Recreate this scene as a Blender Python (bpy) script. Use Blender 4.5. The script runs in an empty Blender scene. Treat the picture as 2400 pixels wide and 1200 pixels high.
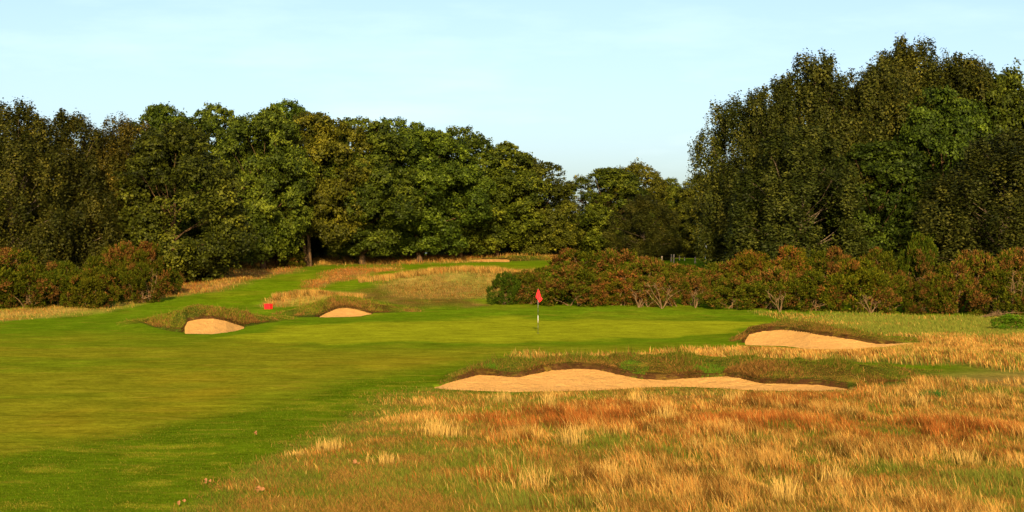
import bpy, math, random
import numpy as np
from mathutils import Vector

# ------------------------------------------------------------------ camera, sky, sun, exposure
S = bpy.context.scene
COL = S.collection
W2, F, HZ, CZ = 1200.0, 4200.0, 600.0, 3.8      # photo half width, focal length in photo px, horizon row, eye height

cam_d = bpy.data.cameras.new("camera")
cam = bpy.data.objects.new("camera", cam_d)
COL.objects.link(cam)
cam.location = (0, 0, CZ)
cam.rotation_euler = (math.radians(90), 0, 0)
cam_d.sensor_width = 36.0
cam_d.lens = 36.0 * F / 2400.0
cam_d.clip_end = 9000
S.camera = cam

SUN_EL, SUN_AZ = math.radians(17.0), math.radians(178.8)    # the sun stands low behind the camera
wd = bpy.data.worlds.new("World")
S.world = wd
wd.use_nodes = True
nt = wd.node_tree
nt.nodes.clear()
wo = nt.nodes.new("ShaderNodeOutputWorld")
bg = nt.nodes.new("ShaderNodeBackground")
sky = nt.nodes.new("ShaderNodeTexSky")
sky.sky_type = 'NISHITA'
sky.sun_disc = False
sky.sun_elevation = SUN_EL
sky.sun_rotation = SUN_AZ
sky.altitude = 500
sky.air_density = 0.7
sky.dust_density = 3.2
sky.ozone_density = 1.2
SKY_STRENGTH = 0.095
bg.inputs[1].default_value = SKY_STRENGTH
tint = nt.nodes.new("ShaderNodeMix")
tint.data_type = 'RGBA'
tint.blend_type = 'MULTIPLY'
tint.inputs[0].default_value = 1.0
tint.inputs[7].default_value = (1.10, 1.06, 0.98, 1)
tc = nt.nodes.new("ShaderNodeTexCoord")
mp = nt.nodes.new("ShaderNodeMapping")
mp.inputs['Scale'].default_value = (3.0, 3.0, 16.0)
mp.inputs['Rotation'].default_value = (0.0, 0.12, 0.0)
cn = nt.nodes.new("ShaderNodeTexNoise")
cn.inputs['Scale'].default_value = 2.2
cn.inputs['Detail'].default_value = 7
cn.inputs['Roughness'].default_value = 0.58
cr = nt.nodes.new("ShaderNodeMapRange")
cr.inputs[1].default_value = 0.52
cr.inputs[2].default_value = 0.85
cr.inputs[3].default_value = 0.0
cr.inputs[4].default_value = 0.10
wisp = nt.nodes.new("ShaderNodeMix")
wisp.data_type = 'RGBA'
wisp.inputs[7].default_value = (10.0, 11.0, 11.6, 1)
L = nt.links.new
L(sky.outputs[0], tint.inputs[6])
L(tc.outputs['Generated'], mp.inputs[0])
L(mp.outputs[0], cn.inputs['Vector'])
L(cn.outputs[0], cr.inputs[0])
L(cr.outputs[0], wisp.inputs[0])
L(tint.outputs[2], wisp.inputs[6])
L(wisp.outputs[2], bg.inputs[0])
L(bg.outputs[0], wo.inputs[0])

sun_d = bpy.data.lights.new("sun", 'SUN')
sun_d.energy = 5.0
sun_d.angle = math.radians(0.5)
sun_d.color = (1.0, 0.72, 0.36)
sun = bpy.data.objects.new("sun", sun_d)
COL.objects.link(sun)
ldir = Vector((-math.sin(SUN_AZ) * math.cos(SUN_EL), -math.cos(SUN_AZ) * math.cos(SUN_EL), -math.sin(SUN_EL)))
sun.rotation_euler = ldir.to_track_quat('-Z', 'Y').to_euler()

S.view_settings.view_transform = 'Standard'
S.view_settings.look = 'None'
S.view_settings.gamma = 1.0
S.view_settings.exposure = 1.15
S.cycles.max_bounces = 6
S.cycles.diffuse_bounces = 2
S.cycles.transmission_bounces = 3
S.cycles.glossy_bounces = 2

# ------------------------------------------------------------------ helpers
rng = np.random.default_rng(7)


def lin(c):
    c = np.asarray(c, float) / 255.0
    return np.where(c <= 0.04045, c / 12.92, ((c + 0.055) / 1.055) ** 2.4)


def tag(o, label=None, cat=None, group=None, kind=None):
    if label:
        o["label"] = label
    if cat:
        o["category"] = cat
    if group:
        o["group"] = group
    if kind:
        o["kind"] = kind
    return o


def empty(name, loc, rz=0.0):
    o = bpy.data.objects.new(name, None)
    COL.objects.link(o)
    o.location = loc
    o.rotation_euler = (0, 0, rz)
    o.empty_display_size = 0.2
    return o


def link_mesh(name, me, mat=None, parent=None):
    o = bpy.data.objects.new(name, me)
    COL.objects.link(o)
    if mat:
        me.materials.append(mat)
    if parent:
        o.parent = parent
    return o


def mesh_np(name, V, faces, nper, cols=None, smooth=False):
    """V (n,3); faces (m,nper) index array; cols (n,3) linear colour per vertex"""
    me = bpy.data.meshes.new(name)
    V = np.ascontiguousarray(V, np.float32)
    faces = np.ascontiguousarray(faces, np.int32)
    m = len(faces)
    me.vertices.add(len(V))
    me.vertices.foreach_set("co", V.ravel())
    me.loops.add(m * nper)
    me.loops.foreach_set("vertex_index", faces.ravel())
    me.polygons.add(m)
    me.polygons.foreach_set("loop_start", np.arange(0, m * nper, nper, dtype=np.int32))
    me.polygons.foreach_set("loop_total", np.full(m, nper, np.int32))
    if smooth:
        me.polygons.foreach_set("use_smooth", np.ones(m, bool))
    me.update(calc_edges=True)
    if cols is not None:
        a = me.attributes.new("Col", 'FLOAT_COLOR', 'POINT')
        c4 = np.ones((len(V), 4), np.float32)
        c4[:, :3] = cols
        a.data.foreach_set("color", c4.ravel())
    return me


def mesh_py(name, V, Fs, smooth=False):
    me = bpy.data.meshes.new(name)
    me.from_pydata([tuple(map(float, v)) for v in V], [], Fs)
    if smooth:
        for p in me.polygons:
            p.use_smooth = True
    me.update()
    return me


class MB:
    """collects tubes, boxes and lathes into one mesh"""
    def __init__(self):
        self.V, self.F = [], []

    def tube(self, pts, rad, n=7, cap=True):
        pts = [Vector(p) for p in pts]
        b = len(self.V)
        ref = Vector((0.31, 0.87, 0.12)).normalized()
        for i, p in enumerate(pts):
            d = (pts[min(i + 1, len(pts) - 1)] - pts[max(i - 1, 0)])
            if d.length < 1e-6:
                d = Vector((0, 0, 1))
            d.normalize()
            a = d.cross(ref)
            if a.length < 0.05:
                a = d.cross(Vector((1, 0, 0)))
            a.normalize()
            c = d.cross(a)
            for k in range(n):
                t = 2 * math.pi * k / n
                self.V.append(p + (a * math.cos(t) + c * math.sin(t)) * rad[i])
        for i in range(len(pts) - 1):
            for k in range(n):
                k2 = (k + 1) % n
                self.F.append((b + i * n + k, b + i * n + k2, b + (i + 1) * n + k2, b + (i + 1) * n + k))
        if cap:
            self.F.append(tuple(b + k for k in reversed(range(n))))
            e = b + (len(pts) - 1) * n
            self.F.append(tuple(e + k for k in range(n)))

    def rbox(self, x0, x1, y0, y1, z0, z1, bv=0.01):
        """box with chamfered edges (three nested rings)"""
        b = len(self.V)
        rings = [(bv, z0), (0, z0 + bv), (0, z1 - bv), (bv, z1)]
        for ins, z in rings:
            q = bv
            xa, xb, ya, yb = x0 + ins, x1 - ins, y0 + ins, y1 - ins
            for (x, y) in ((xa + q, ya), (xb - q, ya), (xb, ya + q), (xb, yb - q), (xb - q, yb), (xa + q, yb), (xa, yb - q), (xa, ya + q)):
                self.V.append(Vector((x, y, z)))
        for r in range(3):
            for k in range(8):
                k2 = (k + 1) % 8
                self.F.append((b + r * 8 + k, b + r * 8 + k2, b + (r + 1) * 8 + k2, b + (r + 1) * 8 + k))
        self.F.append(tuple(b + k for k in reversed(range(8))))
        self.F.append(tuple(b + 24 + k for k in range(8)))

    def mesh(self, name, smooth=True):
        return mesh_py(name, self.V, self.F, smooth)

    def build(self, name, mat, parent=None, smooth=True):
        return link_mesh(name, self.mesh(name, smooth), mat, parent)


def hash2(ix, iy, seed):
    h = (ix.astype(np.int64) * 374761393 + iy.astype(np.int64) * 668265263 + seed * 1442695041) & 0xFFFFFFFF
    h = ((h ^ (h >> 13)) * 1274126177) & 0xFFFFFFFF
    h = h ^ (h >> 16)
    return (h & 0xFFFFFF) / float(0xFFFFFF)


def vnoise(x, y, seed=0):
    x = np.asarray(x, float)
    y = np.asarray(y, float)
    ix, iy = np.floor(x), np.floor(y)
    fx, fy = x - ix, y - iy
    fx = fx * fx * (3 - 2 * fx)
    fy = fy * fy * (3 - 2 * fy)
    a = hash2(ix, iy, seed)
    b = hash2(ix + 1, iy, seed)
    c = hash2(ix, iy + 1, seed)
    d = hash2(ix + 1, iy + 1, seed)
    return (a * (1 - fx) + b * fx) * (1 - fy) + (c * (1 - fx) + d * fx) * fy


def fbm(x, y, seed=0, oct=4):
    s, a, t = 0.0, 0.5, 0.0
    for o in range(oct):
        s = s + a * vnoise(np.asarray(x) * 2 ** o + 17.3 * o, np.asarray(y) * 2 ** o - 9.1 * o, seed + o)
        t += a
        a *= 0.5
    return s / t


def sstep(a, b, x):
    t = np.clip((x - a) / (b - a), 0, 1)
    return t * t * (3 - 2 * t)


# ------------------------------------------------------------------ the lie of the land
KD = np.array([-400, 0, 26, 60, 80, 95, 107, 115, 122, 130, 146, 165, 180, 190, 200, 230, 300, 600, 3000, 8000], float)
KZ = np.array([0.0, 0.0, 0.0, 0.0, 0.0, 0.02, 0.12, 0.50, 0.90, 1.32, 2.06, 2.82, 3.38, 3.66, 3.70, 3.3, 2.4, 0.5, -12, -40], float)
_fd = np.arange(0, 320, 0.5)
_fz = np.interp(_fd, KD, KZ)
_k = np.hanning(17)
_k /= _k.sum()
_fz = np.convolve(np.pad(_fz, 8, mode='edge'), _k, 'valid')
KD2 = np.concatenate([[-400], _fd, KD[KD > 320]])
KZ2 = np.concatenate([[0], _fz, KZ[KD > 320]])


def base_z(d):
    return np.interp(d, KD2, KZ2)


_yd = np.arange(12, 196, 0.1)
_yy = HZ + F * (CZ - base_z(_yd)) / _yd
_yy = np.minimum.accumulate(_yy)


def d_of_y(y):
    return np.interp(-np.asarray(y, float), -_yy, _yd)


def y_of_d(d):
    return HZ + F * (CZ - base_z(d)) / np.maximum(d, 1.0)


# bunkers: bearing (photo column), row of the front edge, row of the top of the sand, row of the top of the bank
BUNK = {
    'front': dict(depth=3.4, slope=2.0, back=8.0, sand=(1018, 1985), t=[
        (960, 905, 905, 905), (1000, 908, 908, 903), (1020, 910, 908, 893), (1060, 914, 893, 879), (1120, 916, 878, 862), (1160, 916, 879, 853),
        (1210, 917, 884, 849), (1250, 916, 876, 845), (1300, 916, 866, 842), (1350, 915, 863, 838), (1400, 914, 865, 838),
        (1450, 911, 876, 836), (1500, 907, 887, 835), (1560, 906, 889, 835), (1640, 908, 884, 838), (1700, 910, 881, 840),
        (1740, 912, 886, 842), (1780, 913, 897, 843), (1850, 914, 899, 845), (1920, 914, 902, 848), (1985, 913, 911, 852),
        (2080, 905, 905, 862), (2230, 893, 893, 882), (2330, 885, 885, 885)]),
    'right': dict(depth=3.2, slope=1.6, back=8.0, sand=(1746, 2140), t=[
        (1690, 803, 803, 803), (1725, 805, 805, 790), (1746, 806, 800, 776), (1756, 808, 783, 766), (1790, 809, 776, 760), (1830, 811, 772, 756),
        (1860, 813, 775, 757), (1900, 817, 781, 760), (1950, 818, 788, 767), (2000, 818, 795, 777), (2040, 815, 804, 787),
        (2080, 813, 806, 793), (2140, 805, 803, 796), (2200, 802, 802, 797), (2280, 798, 798, 798)]),
    'left': dict(depth=3.6, slope=2.2, back=9.0, sand=(433, 572), t=[
        (240, 768, 768, 768), (330, 768, 768, 750), (390, 774, 774, 738), (425, 778, 776, 728), (434, 779, 765, 722), (440, 780, 752, 719), (470, 780, 747, 716),
        (500, 780, 746, 718), (530, 777, 752, 722), (572, 768, 766, 733), (610, 761, 761, 741), (670, 753, 753, 742),
        (740, 748, 748, 748)]),
    'middle': dict(depth=3.4, slope=2.0, back=8.0, sand=(748, 872), t=[
        (600, 748, 748, 748), (680, 746, 746, 728), (730, 746, 745, 714), (748, 745, 743, 708), (765, 745, 733, 703), (790, 744, 723, 699), (812, 743, 721, 700),
        (840, 741, 726, 704), (872, 737, 736, 711), (910, 736, 736, 716), (960, 735, 735, 722), (1060, 735, 735, 733), (1100, 735, 735, 735)]),
    'far': dict(depth=4.0, slope=2.5, back=9.0, sand=(1096, 1194), t=[
        (1060, 612, 612, 612), (1096, 612.5, 611.5, 606), (1110, 613, 609, 604.5), (1130, 613.5, 607.5, 603), (1182, 614, 608, 600), (1192, 614, 609, 599.5),
        (1200, 613, 612.5, 599.5), (1260, 611, 611, 600), (1330, 609, 609, 608), (1360, 608, 608, 608)]),
}
for k, b in BUNK.items():
    t = np.array(b['t'], float)
    pf = np.arange(t[0, 0], t[-1, 0] + 1, 1.0)
    win = np.hanning(31 if k == 'front' else (7 if k in ('far', 'left') else 15))
    win /= win.sum()
    hw_ = len(win) // 2
    t = np.stack([pf] + [np.convolve(np.pad(np.interp(pf, t[:, 0], t[:, c]), hw_, mode='edge'), win, 'valid') for c in (1, 2, 3)], 1)
    b['p'] = t[:, 0]
    b['df'] = d_of_y(t[:, 1])
    dep = 0.9 + b['depth'] * np.clip((t[:, 1] - t[:, 2]) / (t[:, 1] - t[:, 2]).max(), 0, 1)
    b['db'] = b['df'] + dep
    b['zt'] = CZ - (t[:, 2] - HZ) * b['db'] / F
    b['dk'] = b['db'] + b['slope']
    b['zk'] = CZ - (t[:, 3] - HZ) * b['dk'] / F


def bunker_at(b, p, d):
    """front, back and bank distances, sand height, bank height at a bearing"""
    f = lambda a: np.interp(p, b['p'], b[a])
    return f('df'), f('db'), f('dk'), f('zt'), f('zk')


def sand_z(b, p, d):
    df, db, dk, zt, zk = bunker_at(b, p, d)
    zf = base_z(df) - 0.22 * np.clip((db - df - 0.9) / 1.5, 0, 1)
    t = np.clip((d - df) / (db - df), 0, 1.15)
    return zf + (zt - zf) * t ** 1.35


MOUNDS = [(1080, 139, 165, 5.5, 0.95), (825, 149, 80, 5.0, 0.42), (740, 119.5, 75, 2.4, 0.48), (330, 97, 50, 4, 0.25),
          (560, 140, 90, 8, 0.35), (1500, 150, 300, 14, 0.5), (2150, 62, 260, 6, 0.22), (1750, 37, 500, 7, 0.16), (1000, 185, 250, 5, 0.12)]


def bear(x, d):
    return W2 + F * x / np.maximum(d, 1.0)


def plain_z(x, d):
    """ground height without the hollows of the bunkers"""
    p = bear(x, d)
    z = base_z(d)
    for (mp_, md, sp, sd, h) in MOUNDS:
        z = z + h * np.exp(-((p - mp_) / sp) ** 2 - ((d - md) / sd) ** 2)
    near = sstep(8, 24, d)
    z = z + near * (fbm(x / 9.0, d / 9.0, 3) - 0.5) * 0.22 + near * (fbm(x / 2.2, d / 2.2, 5) - 0.5) * 0.07
    # keep the putting surface even
    return z


def ground_z(x, d):
    x = np.asarray(x, float)
    d = np.asarray(d, float)
    p = bear(x, d)
    z0 = plain_z(x, d)
    z = z0.copy()
    for b in BUNK.values():
        df, db, dk, zt, zk = bunker_at(b, p, d)
        inside = (p > b['p'][0]) & (p < b['p'][-1])
        bh = zk - base_z(dk)                          # bank height above base
        lip = np.clip(bh, 0, 1)
        wob = (fbm(x / 1.3, d / 1.3, 21, 3) - 0.5)
        up = np.where(d < db, 0.0, np.where(d < dk, zt + 0.14 * np.clip(bh * 4, 0, 1) + (zk - zt - 0.14 * np.clip(bh * 4, 0, 1)) * sstep(0, 1, (d - db) / (dk - db)) ** 0.8,
                                            base_z(d) + bh * (1 - sstep(0, 1, (d - dk) / b['back']))))
        up = up + wob * 0.16 * lip
        on = inside & (d >= db) & (d < dk + b['back'])
        z = np.where(on & (bh > 0.01), np.maximum(z, up), z)
        # the hollow below the sand
        sandp = (p > b['sand'][0] - 3) & (p < b['sand'][1] + 3)
        hol = inside & sandp & (d > df) & (d < db)
        dd = np.minimum(np.minimum(d - df, db - d) / 0.3, np.minimum(p - b['sand'][0], b['sand'][1] - p) / 4.0)
        sz = sand_z(b, p, d)
        z = np.where(hol, sz + 0.05 - 0.30 * np.clip(dd, 0, 1), z)
    return z


def gz(x, d):
    return float(ground_z(np.array([x]), np.array([d]))[0])


def at(px, d):
    """point on the ground on a bearing at a distance"""
    x = (px - W2) * d / F
    return Vector((x, d, gz(x, d)))


# ------------------------------------------------------------------ what grows where (drawn on the undisturbed lie)
def psd(poly, p, y):
    """signed distance (rows weigh three times) to a polygon, positive inside"""
    P = np.array(poly, float) * np.array([1, 3.0])
    q = np.stack([p, y * 3.0], -1)
    n = len(P)
    best = np.full(p.shape, 1e9)
    ins = np.zeros(p.shape, bool)
    for i in range(n):
        a, b = P[i], P[(i + 1) % n]
        ab = b - a
        t = np.clip(((q - a) @ ab) / (ab @ ab), 0, 1)
        dd = np.hypot(q[..., 0] - (a[0] + t * ab[0]), q[..., 1] - (a[1] + t * ab[1]))
        best = np.minimum(best, dd)
        c = ((a[1] > q[..., 1]) != (b[1] > q[..., 1]))
        xx = a[0] + (q[..., 1] - a[1]) / (b[1] - a[1] if b[1] != a[1] else 1e-9) * ab[0]
        ins ^= c & (q[..., 0] < xx)
    return np.where(ins, best, -best)


REG = {
    'fair': [(-900, 800), (0, 790), (220, 787), (420, 790), (560, 800), (760, 812), (1000, 814), (1250, 815), (1500, 812), (1700, 816), (1450, 830),
             (1300, 834), (1150, 840), (1000, 864), (830, 893), (640, 946), (420, 986), (290, 1012), (150, 1035), (0, 1066), (-900, 1180)],
    'green': [(500, 792), (560, 782), (640, 768), (760, 757), (950, 750), (1200, 747), (1500, 748), (1700, 751), (1810, 755), (1740, 770), (1660, 785),
              (1500, 796), (1200, 800), (900, 803), (650, 803)],
    'hill': [(380, 722), (520, 694), (620, 665), (690, 642), (900, 628), (1100, 620), (1340, 622), (1300, 640), (1000, 641), (850, 668), (720, 690), (560, 716)],
    'tan_left': [(-900, 735), (0, 731), (120, 722), (280, 712), (330, 706), (240, 724), (120, 735), (0, 747), (-900, 755)],
    'heath_left': [(290, 700), (400, 672), (440, 650), (540, 632), (640, 622), (720, 614), (690, 630), (620, 648), (560, 672), (430, 690), (310, 703)],
    'heath_mid': [(715, 672), (760, 647), (830, 633), (930, 627), (880, 643), (800, 657), (740, 672)],
    'tan_mound': [(935, 692), (900, 672), (980, 650), (1100, 640), (1250, 640), (1240, 660), (1210, 692), (1050, 700)],
    'heath_dark': [(780, 692), (900, 672), (950, 690), (1100, 700), (1140, 716), (960, 722), (830, 704)],
    'tan_small': [(625, 712), (680, 693), (760, 687), (850, 692), (830, 704), (720, 712)],
    'tan_far': [(560, 620), (700, 609), (850, 608), (1000, 606), (1120, 600), (1340, 598), (1340, 606), (1200, 605), (1100, 611), (900, 615), (740, 618), (640, 624)],
    'rough': [(560, 1130), (700, 1060), (830, 1005), (900, 945), (1020, 919), (1300, 919), (1900, 917), (2000, 906), (2150, 897), (2400, 872), (3200, 850), (3200, 2600), (-200, 2600), (300, 1330)],
    'rough_back': [(1220, 843), (1450, 838), (1640, 826), (1800, 822), (1960, 822), (2140, 808), (2400, 795), (3200, 780), (3200, 876), (2400, 872), (2240, 860), (2050, 852), (1700, 848), (1400, 850)],
    'rough_right': [(1780, 735), (2000, 738), (2400, 750), (3200, 760), (3200, 800), (2400, 798), (2200, 800), (2060, 780), (1900, 752)],
}


def regions(x, d):
    x = np.asarray(x, float)
    d = np.asarray(d, float)
    p, y = bear(x, d), y_of_d(d)
    nz = (fbm(x / 3.0, d / 4.0, 31) - 0.5)
    p = p + nz * 60 + (fbm(x / 0.9, d / 1.2, 33) - 0.5) * 70 * sstep(840, 930, y)
    y = y + (fbm(x / 2.5, d / 6.0, 37) - 0.5) * np.clip((y - 560) / 12, 2, 40)
    R = {}
    soft = {'green': 12, 'fair': 50, 'rough': 85}
    for k, poly in REG.items():
        w = soft.get(k, 28)
        R[k] = sstep(-w, w, psd(poly, p, y))
    return R


def banks(x, d):
    """how far a point lies on a bunker's grown-over bank, 0..1"""
    p = bear(x, d)
    m = np.zeros(np.shape(x))
    for b in BUNK.values():
        df, db, dk, zt, zk = bunker_at(b, p, d)
        bh = np.clip((zk - base_z(dk)) / 0.35, 0, 1)
        w = sstep(db - 0.6, db - 0.3, d) * (1 - sstep(dk + 0.3, dk + 1.6, d))
        m = np.maximum(m, w * bh)
    return m


# reflectances of ground cover
C = dict(
    semi=(0.075, 0.122, 0.003), fair=(0.160, 0.168, 0.008), green=(0.205, 0.235, 0.008), apron=(0.088, 0.152, 0.004), hill=(0.100, 0.165, 0.003),
    tan=(0.42, 0.26, 0.075), rust=(0.27, 0.12, 0.045), dark=(0.095, 0.072, 0.012), thatch=(0.21, 0.135, 0.042), litter=(0.05, 0.032, 0.014),
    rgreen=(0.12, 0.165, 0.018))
C = {k: np.array(v) for k, v in C.items()}


def mixc(a, b, w):
    return a * (1 - w[..., None]) + b * w[..., None]


def ground_col(x, d):
    R = regions(x, d)
    p, y = bear(x, d), y_of_d(d)
    n1 = fbm(x / 5.0, d / 9.0, 41)
    n2 = fbm(x / 1.2, d / 3.0, 43)
    n3 = fbm(x / 14.0, d / 8.0, 47)
    col = np.broadcast_to(C['apron'], x.shape + (3,)).copy()
    near = sstep(840, 900, y)
    col = mixc(col, C['semi'], near)
    # dry straw streaks in the semi-rough
    st = sstep(0.54, 0.68, 0.5 * fbm(x / 2.2, d / 1.6, 53) + 0.5 * fbm(x / 0.6, d / 0.7, 54)) * near
    col = mixc(col, C['fair'] * 1.15, st * 0.5)
    col = mixc(col, C['fair'], R['fair'])
    col = mixc(col, np.array((0.26, 0.185, 0.010)), R['fair'] * sstep(0.5, 0.68, n1) * 0.38)
    col = mixc(col, C['apron'], R['fair'] * sstep(0.52, 0.72, n3) * 0.55)
    col = mixc(col, C['green'], R['green'])
    col = mixc(col, C['hill'], R['hill'] * 0.9)
    col = mixc(col, C['fair'], (1 - R['green']) * (1 - near) * sstep(0.55, 0.7, n1) * 0.35)
    for k, c in (('tan_left', 'tan'), ('heath_left', 'rust'), ('heath_mid', 'rust'), ('heath_dark', 'dark'), ('tan_mound', 'tan'), ('tan_small', 'tan'), ('tan_far', 'tan')):
        cc = C[c]
        w = R[k] * (0.65 + 0.35 * sstep(0.35, 0.6, n2))
        col = mixc(col, cc, w)
        if k == 'tan_mound':
            col = mixc(col, C['rgreen'] * 0.8, w * (0.35 + 0.4 * sstep(0.4, 0.6, n2)))
        col = mixc(col, C['rust'], w * sstep(0.48, 0.62, n1) * 0.5)
    col = mixc(col, C['rgreen'], R['rough_right'] * 0.8)
    col = mixc(col, C['tan'] * 0.8, R['rough_right'] * sstep(0.5, 0.62, n1) * 0.6)
    col = mixc(col, C['thatch'], R['rough_back'] * 0.9)
    col = mixc(col, mixc(np.broadcast_to(C['thatch'], x.shape + (3,)), C['rgreen'], sstep(0.42, 0.6, n1)), R['rough'] * 0.95)
    bk = banks(x, d)
    col = mixc(col, mixc(np.broadcast_to(C['dark'] * 0.45, x.shape + (3,)), C['rgreen'] * 0.35, sstep(0.4, 0.6, n2)), bk)
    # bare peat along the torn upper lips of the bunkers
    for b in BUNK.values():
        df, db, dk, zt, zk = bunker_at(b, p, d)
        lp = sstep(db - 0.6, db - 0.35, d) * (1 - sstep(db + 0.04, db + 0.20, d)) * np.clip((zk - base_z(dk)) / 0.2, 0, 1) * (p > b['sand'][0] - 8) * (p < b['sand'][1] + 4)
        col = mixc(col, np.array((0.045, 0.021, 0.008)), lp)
    # leaf litter and bare soil under the woods
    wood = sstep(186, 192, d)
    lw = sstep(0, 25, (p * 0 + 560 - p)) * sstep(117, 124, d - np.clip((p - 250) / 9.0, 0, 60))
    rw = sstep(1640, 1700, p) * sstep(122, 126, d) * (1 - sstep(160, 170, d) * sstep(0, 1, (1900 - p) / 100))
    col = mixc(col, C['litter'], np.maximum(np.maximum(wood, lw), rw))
    return col


# ------------------------------------------------------------------ materials
def new_mat(name):
    m = bpy.data.materials.new(name)
    m.use_nodes = True
    n = m.node_tree
    n.nodes.clear()
    out = n.nodes.new("ShaderNodeOutputMaterial")
    return m, n, out


def add(n, t, **kw):
    o = n.nodes.new(t)
    for k, v in kw.items():
        setattr(o, k, v)
    return o


def ground_mat(name="turf", bump=0.5, streak=0.4):
    m, n, out = new_mat(name)
    l = n.links.new
    at_ = add(n, "ShaderNodeAttribute", attribute_name="Col")
    geo = add(n, "ShaderNodeNewGeometry")
    def noise(scale, det=4, sx=1.0, sy=1.0):
        mpn = add(n, "ShaderNodeMapping")
        mpn.inputs['Scale'].default_value = (sx, sy, 1)
        l(geo.outputs['Position'], mpn.inputs[0])
        t = add(n, "ShaderNodeTexNoise")
        t.inputs['Scale'].default_value = scale
        t.inputs['Detail'].default_value = det
        t.inputs['Roughness'].default_value = 0.65
        l(mpn.outputs[0], t.inputs['Vector'])
        return t
    a = noise(5.0, 5)
    b = noise(0.55, 5, 1.0, 0.7)
    c = noise(24.0, 3)
    def rng_(src, lo, hi, a0=0.3, a1=0.7):
        r = add(n, "ShaderNodeMapRange")
        r.inputs[1].default_value = a0
        r.inputs[2].default_value = a1
        r.inputs[3].default_value = lo
        r.inputs[4].default_value = hi
        l(src.outputs[0], r.inputs[0])
        return r
    ra, rb, rc = rng_(a, 0.72, 1.28), rng_(b, 0.80, 1.20), rng_(c, 0.75, 1.25)
    m1 = add(n, "ShaderNodeMath", operation='MULTIPLY')
    l(ra.outputs[0], m1.inputs[0])
    l(rb.outputs[0], m1.inputs[1])
    m2 = add(n, "ShaderNodeMath", operation='MULTIPLY')
    l(m1.outputs[0], m2.inputs[0])
    l(rc.outputs[0], m2.inputs[1])
    mul = add(n, "ShaderNodeVectorMath", operation='SCALE')
    l(at_.outputs['Color'], mul.inputs[0])
    l(m2.outputs[0], mul.inputs['Scale'])
    # straw coloured blades lying in the mown turf
    d = noise(9.0, 4, 0.5, 2.2)
    rd = rng_(d, 0.0, 0.45, 0.60, 0.78)
    mx = add(n, "ShaderNodeMix", data_type='RGBA')
    l(rd.outputs[0], mx.inputs[0])
    l(mul.outputs[0], mx.inputs[6])
    mx.inputs[7].default_value = (0.38, 0.30, 0.03, 1)
    e = noise(1.0, 7, 0.55, 1.3)
    re_ = rng_(e, 0.0, streak, 0.56, 0.70)
    mx2 = add(n, "ShaderNodeMix", data_type='RGBA')
    l(re_.outputs[0], mx2.inputs[0])
    l(mx.outputs[2], mx2.inputs[6])
    mx2.inputs[7].default_value = (0.33, 0.245, 0.025, 1)
    f_ = noise(1.4, 7, 0.5, 1.2)
    rf = rng_(f_, 1.12, 0.74, 0.42, 0.66)
    v3 = add(n, "ShaderNodeVectorMath", operation='SCALE')
    l(mx2.outputs[2], v3.inputs[0])
    l(rf.outputs[0], v3.inputs['Scale'])
    bs = add(n, "ShaderNodeBsdfPrincipled")
    bs.inputs['Roughness'].default_value = 0.95
    bs.inputs['Specular IOR Level'].default_value = 0.0
    l(v3.outputs[0], bs.inputs['Base Color'])
    bp = add(n, "ShaderNodeBump")
    bp.inputs['Strength'].default_value = bump
    bp.inputs['Distance'].default_value = 0.06
    l(a.outputs[0], bp.inputs['Height'])
    l(bp.outputs[0], bs.inputs['Normal'])
    l(bs.outputs[0], out.inputs[0])
    return m


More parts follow.
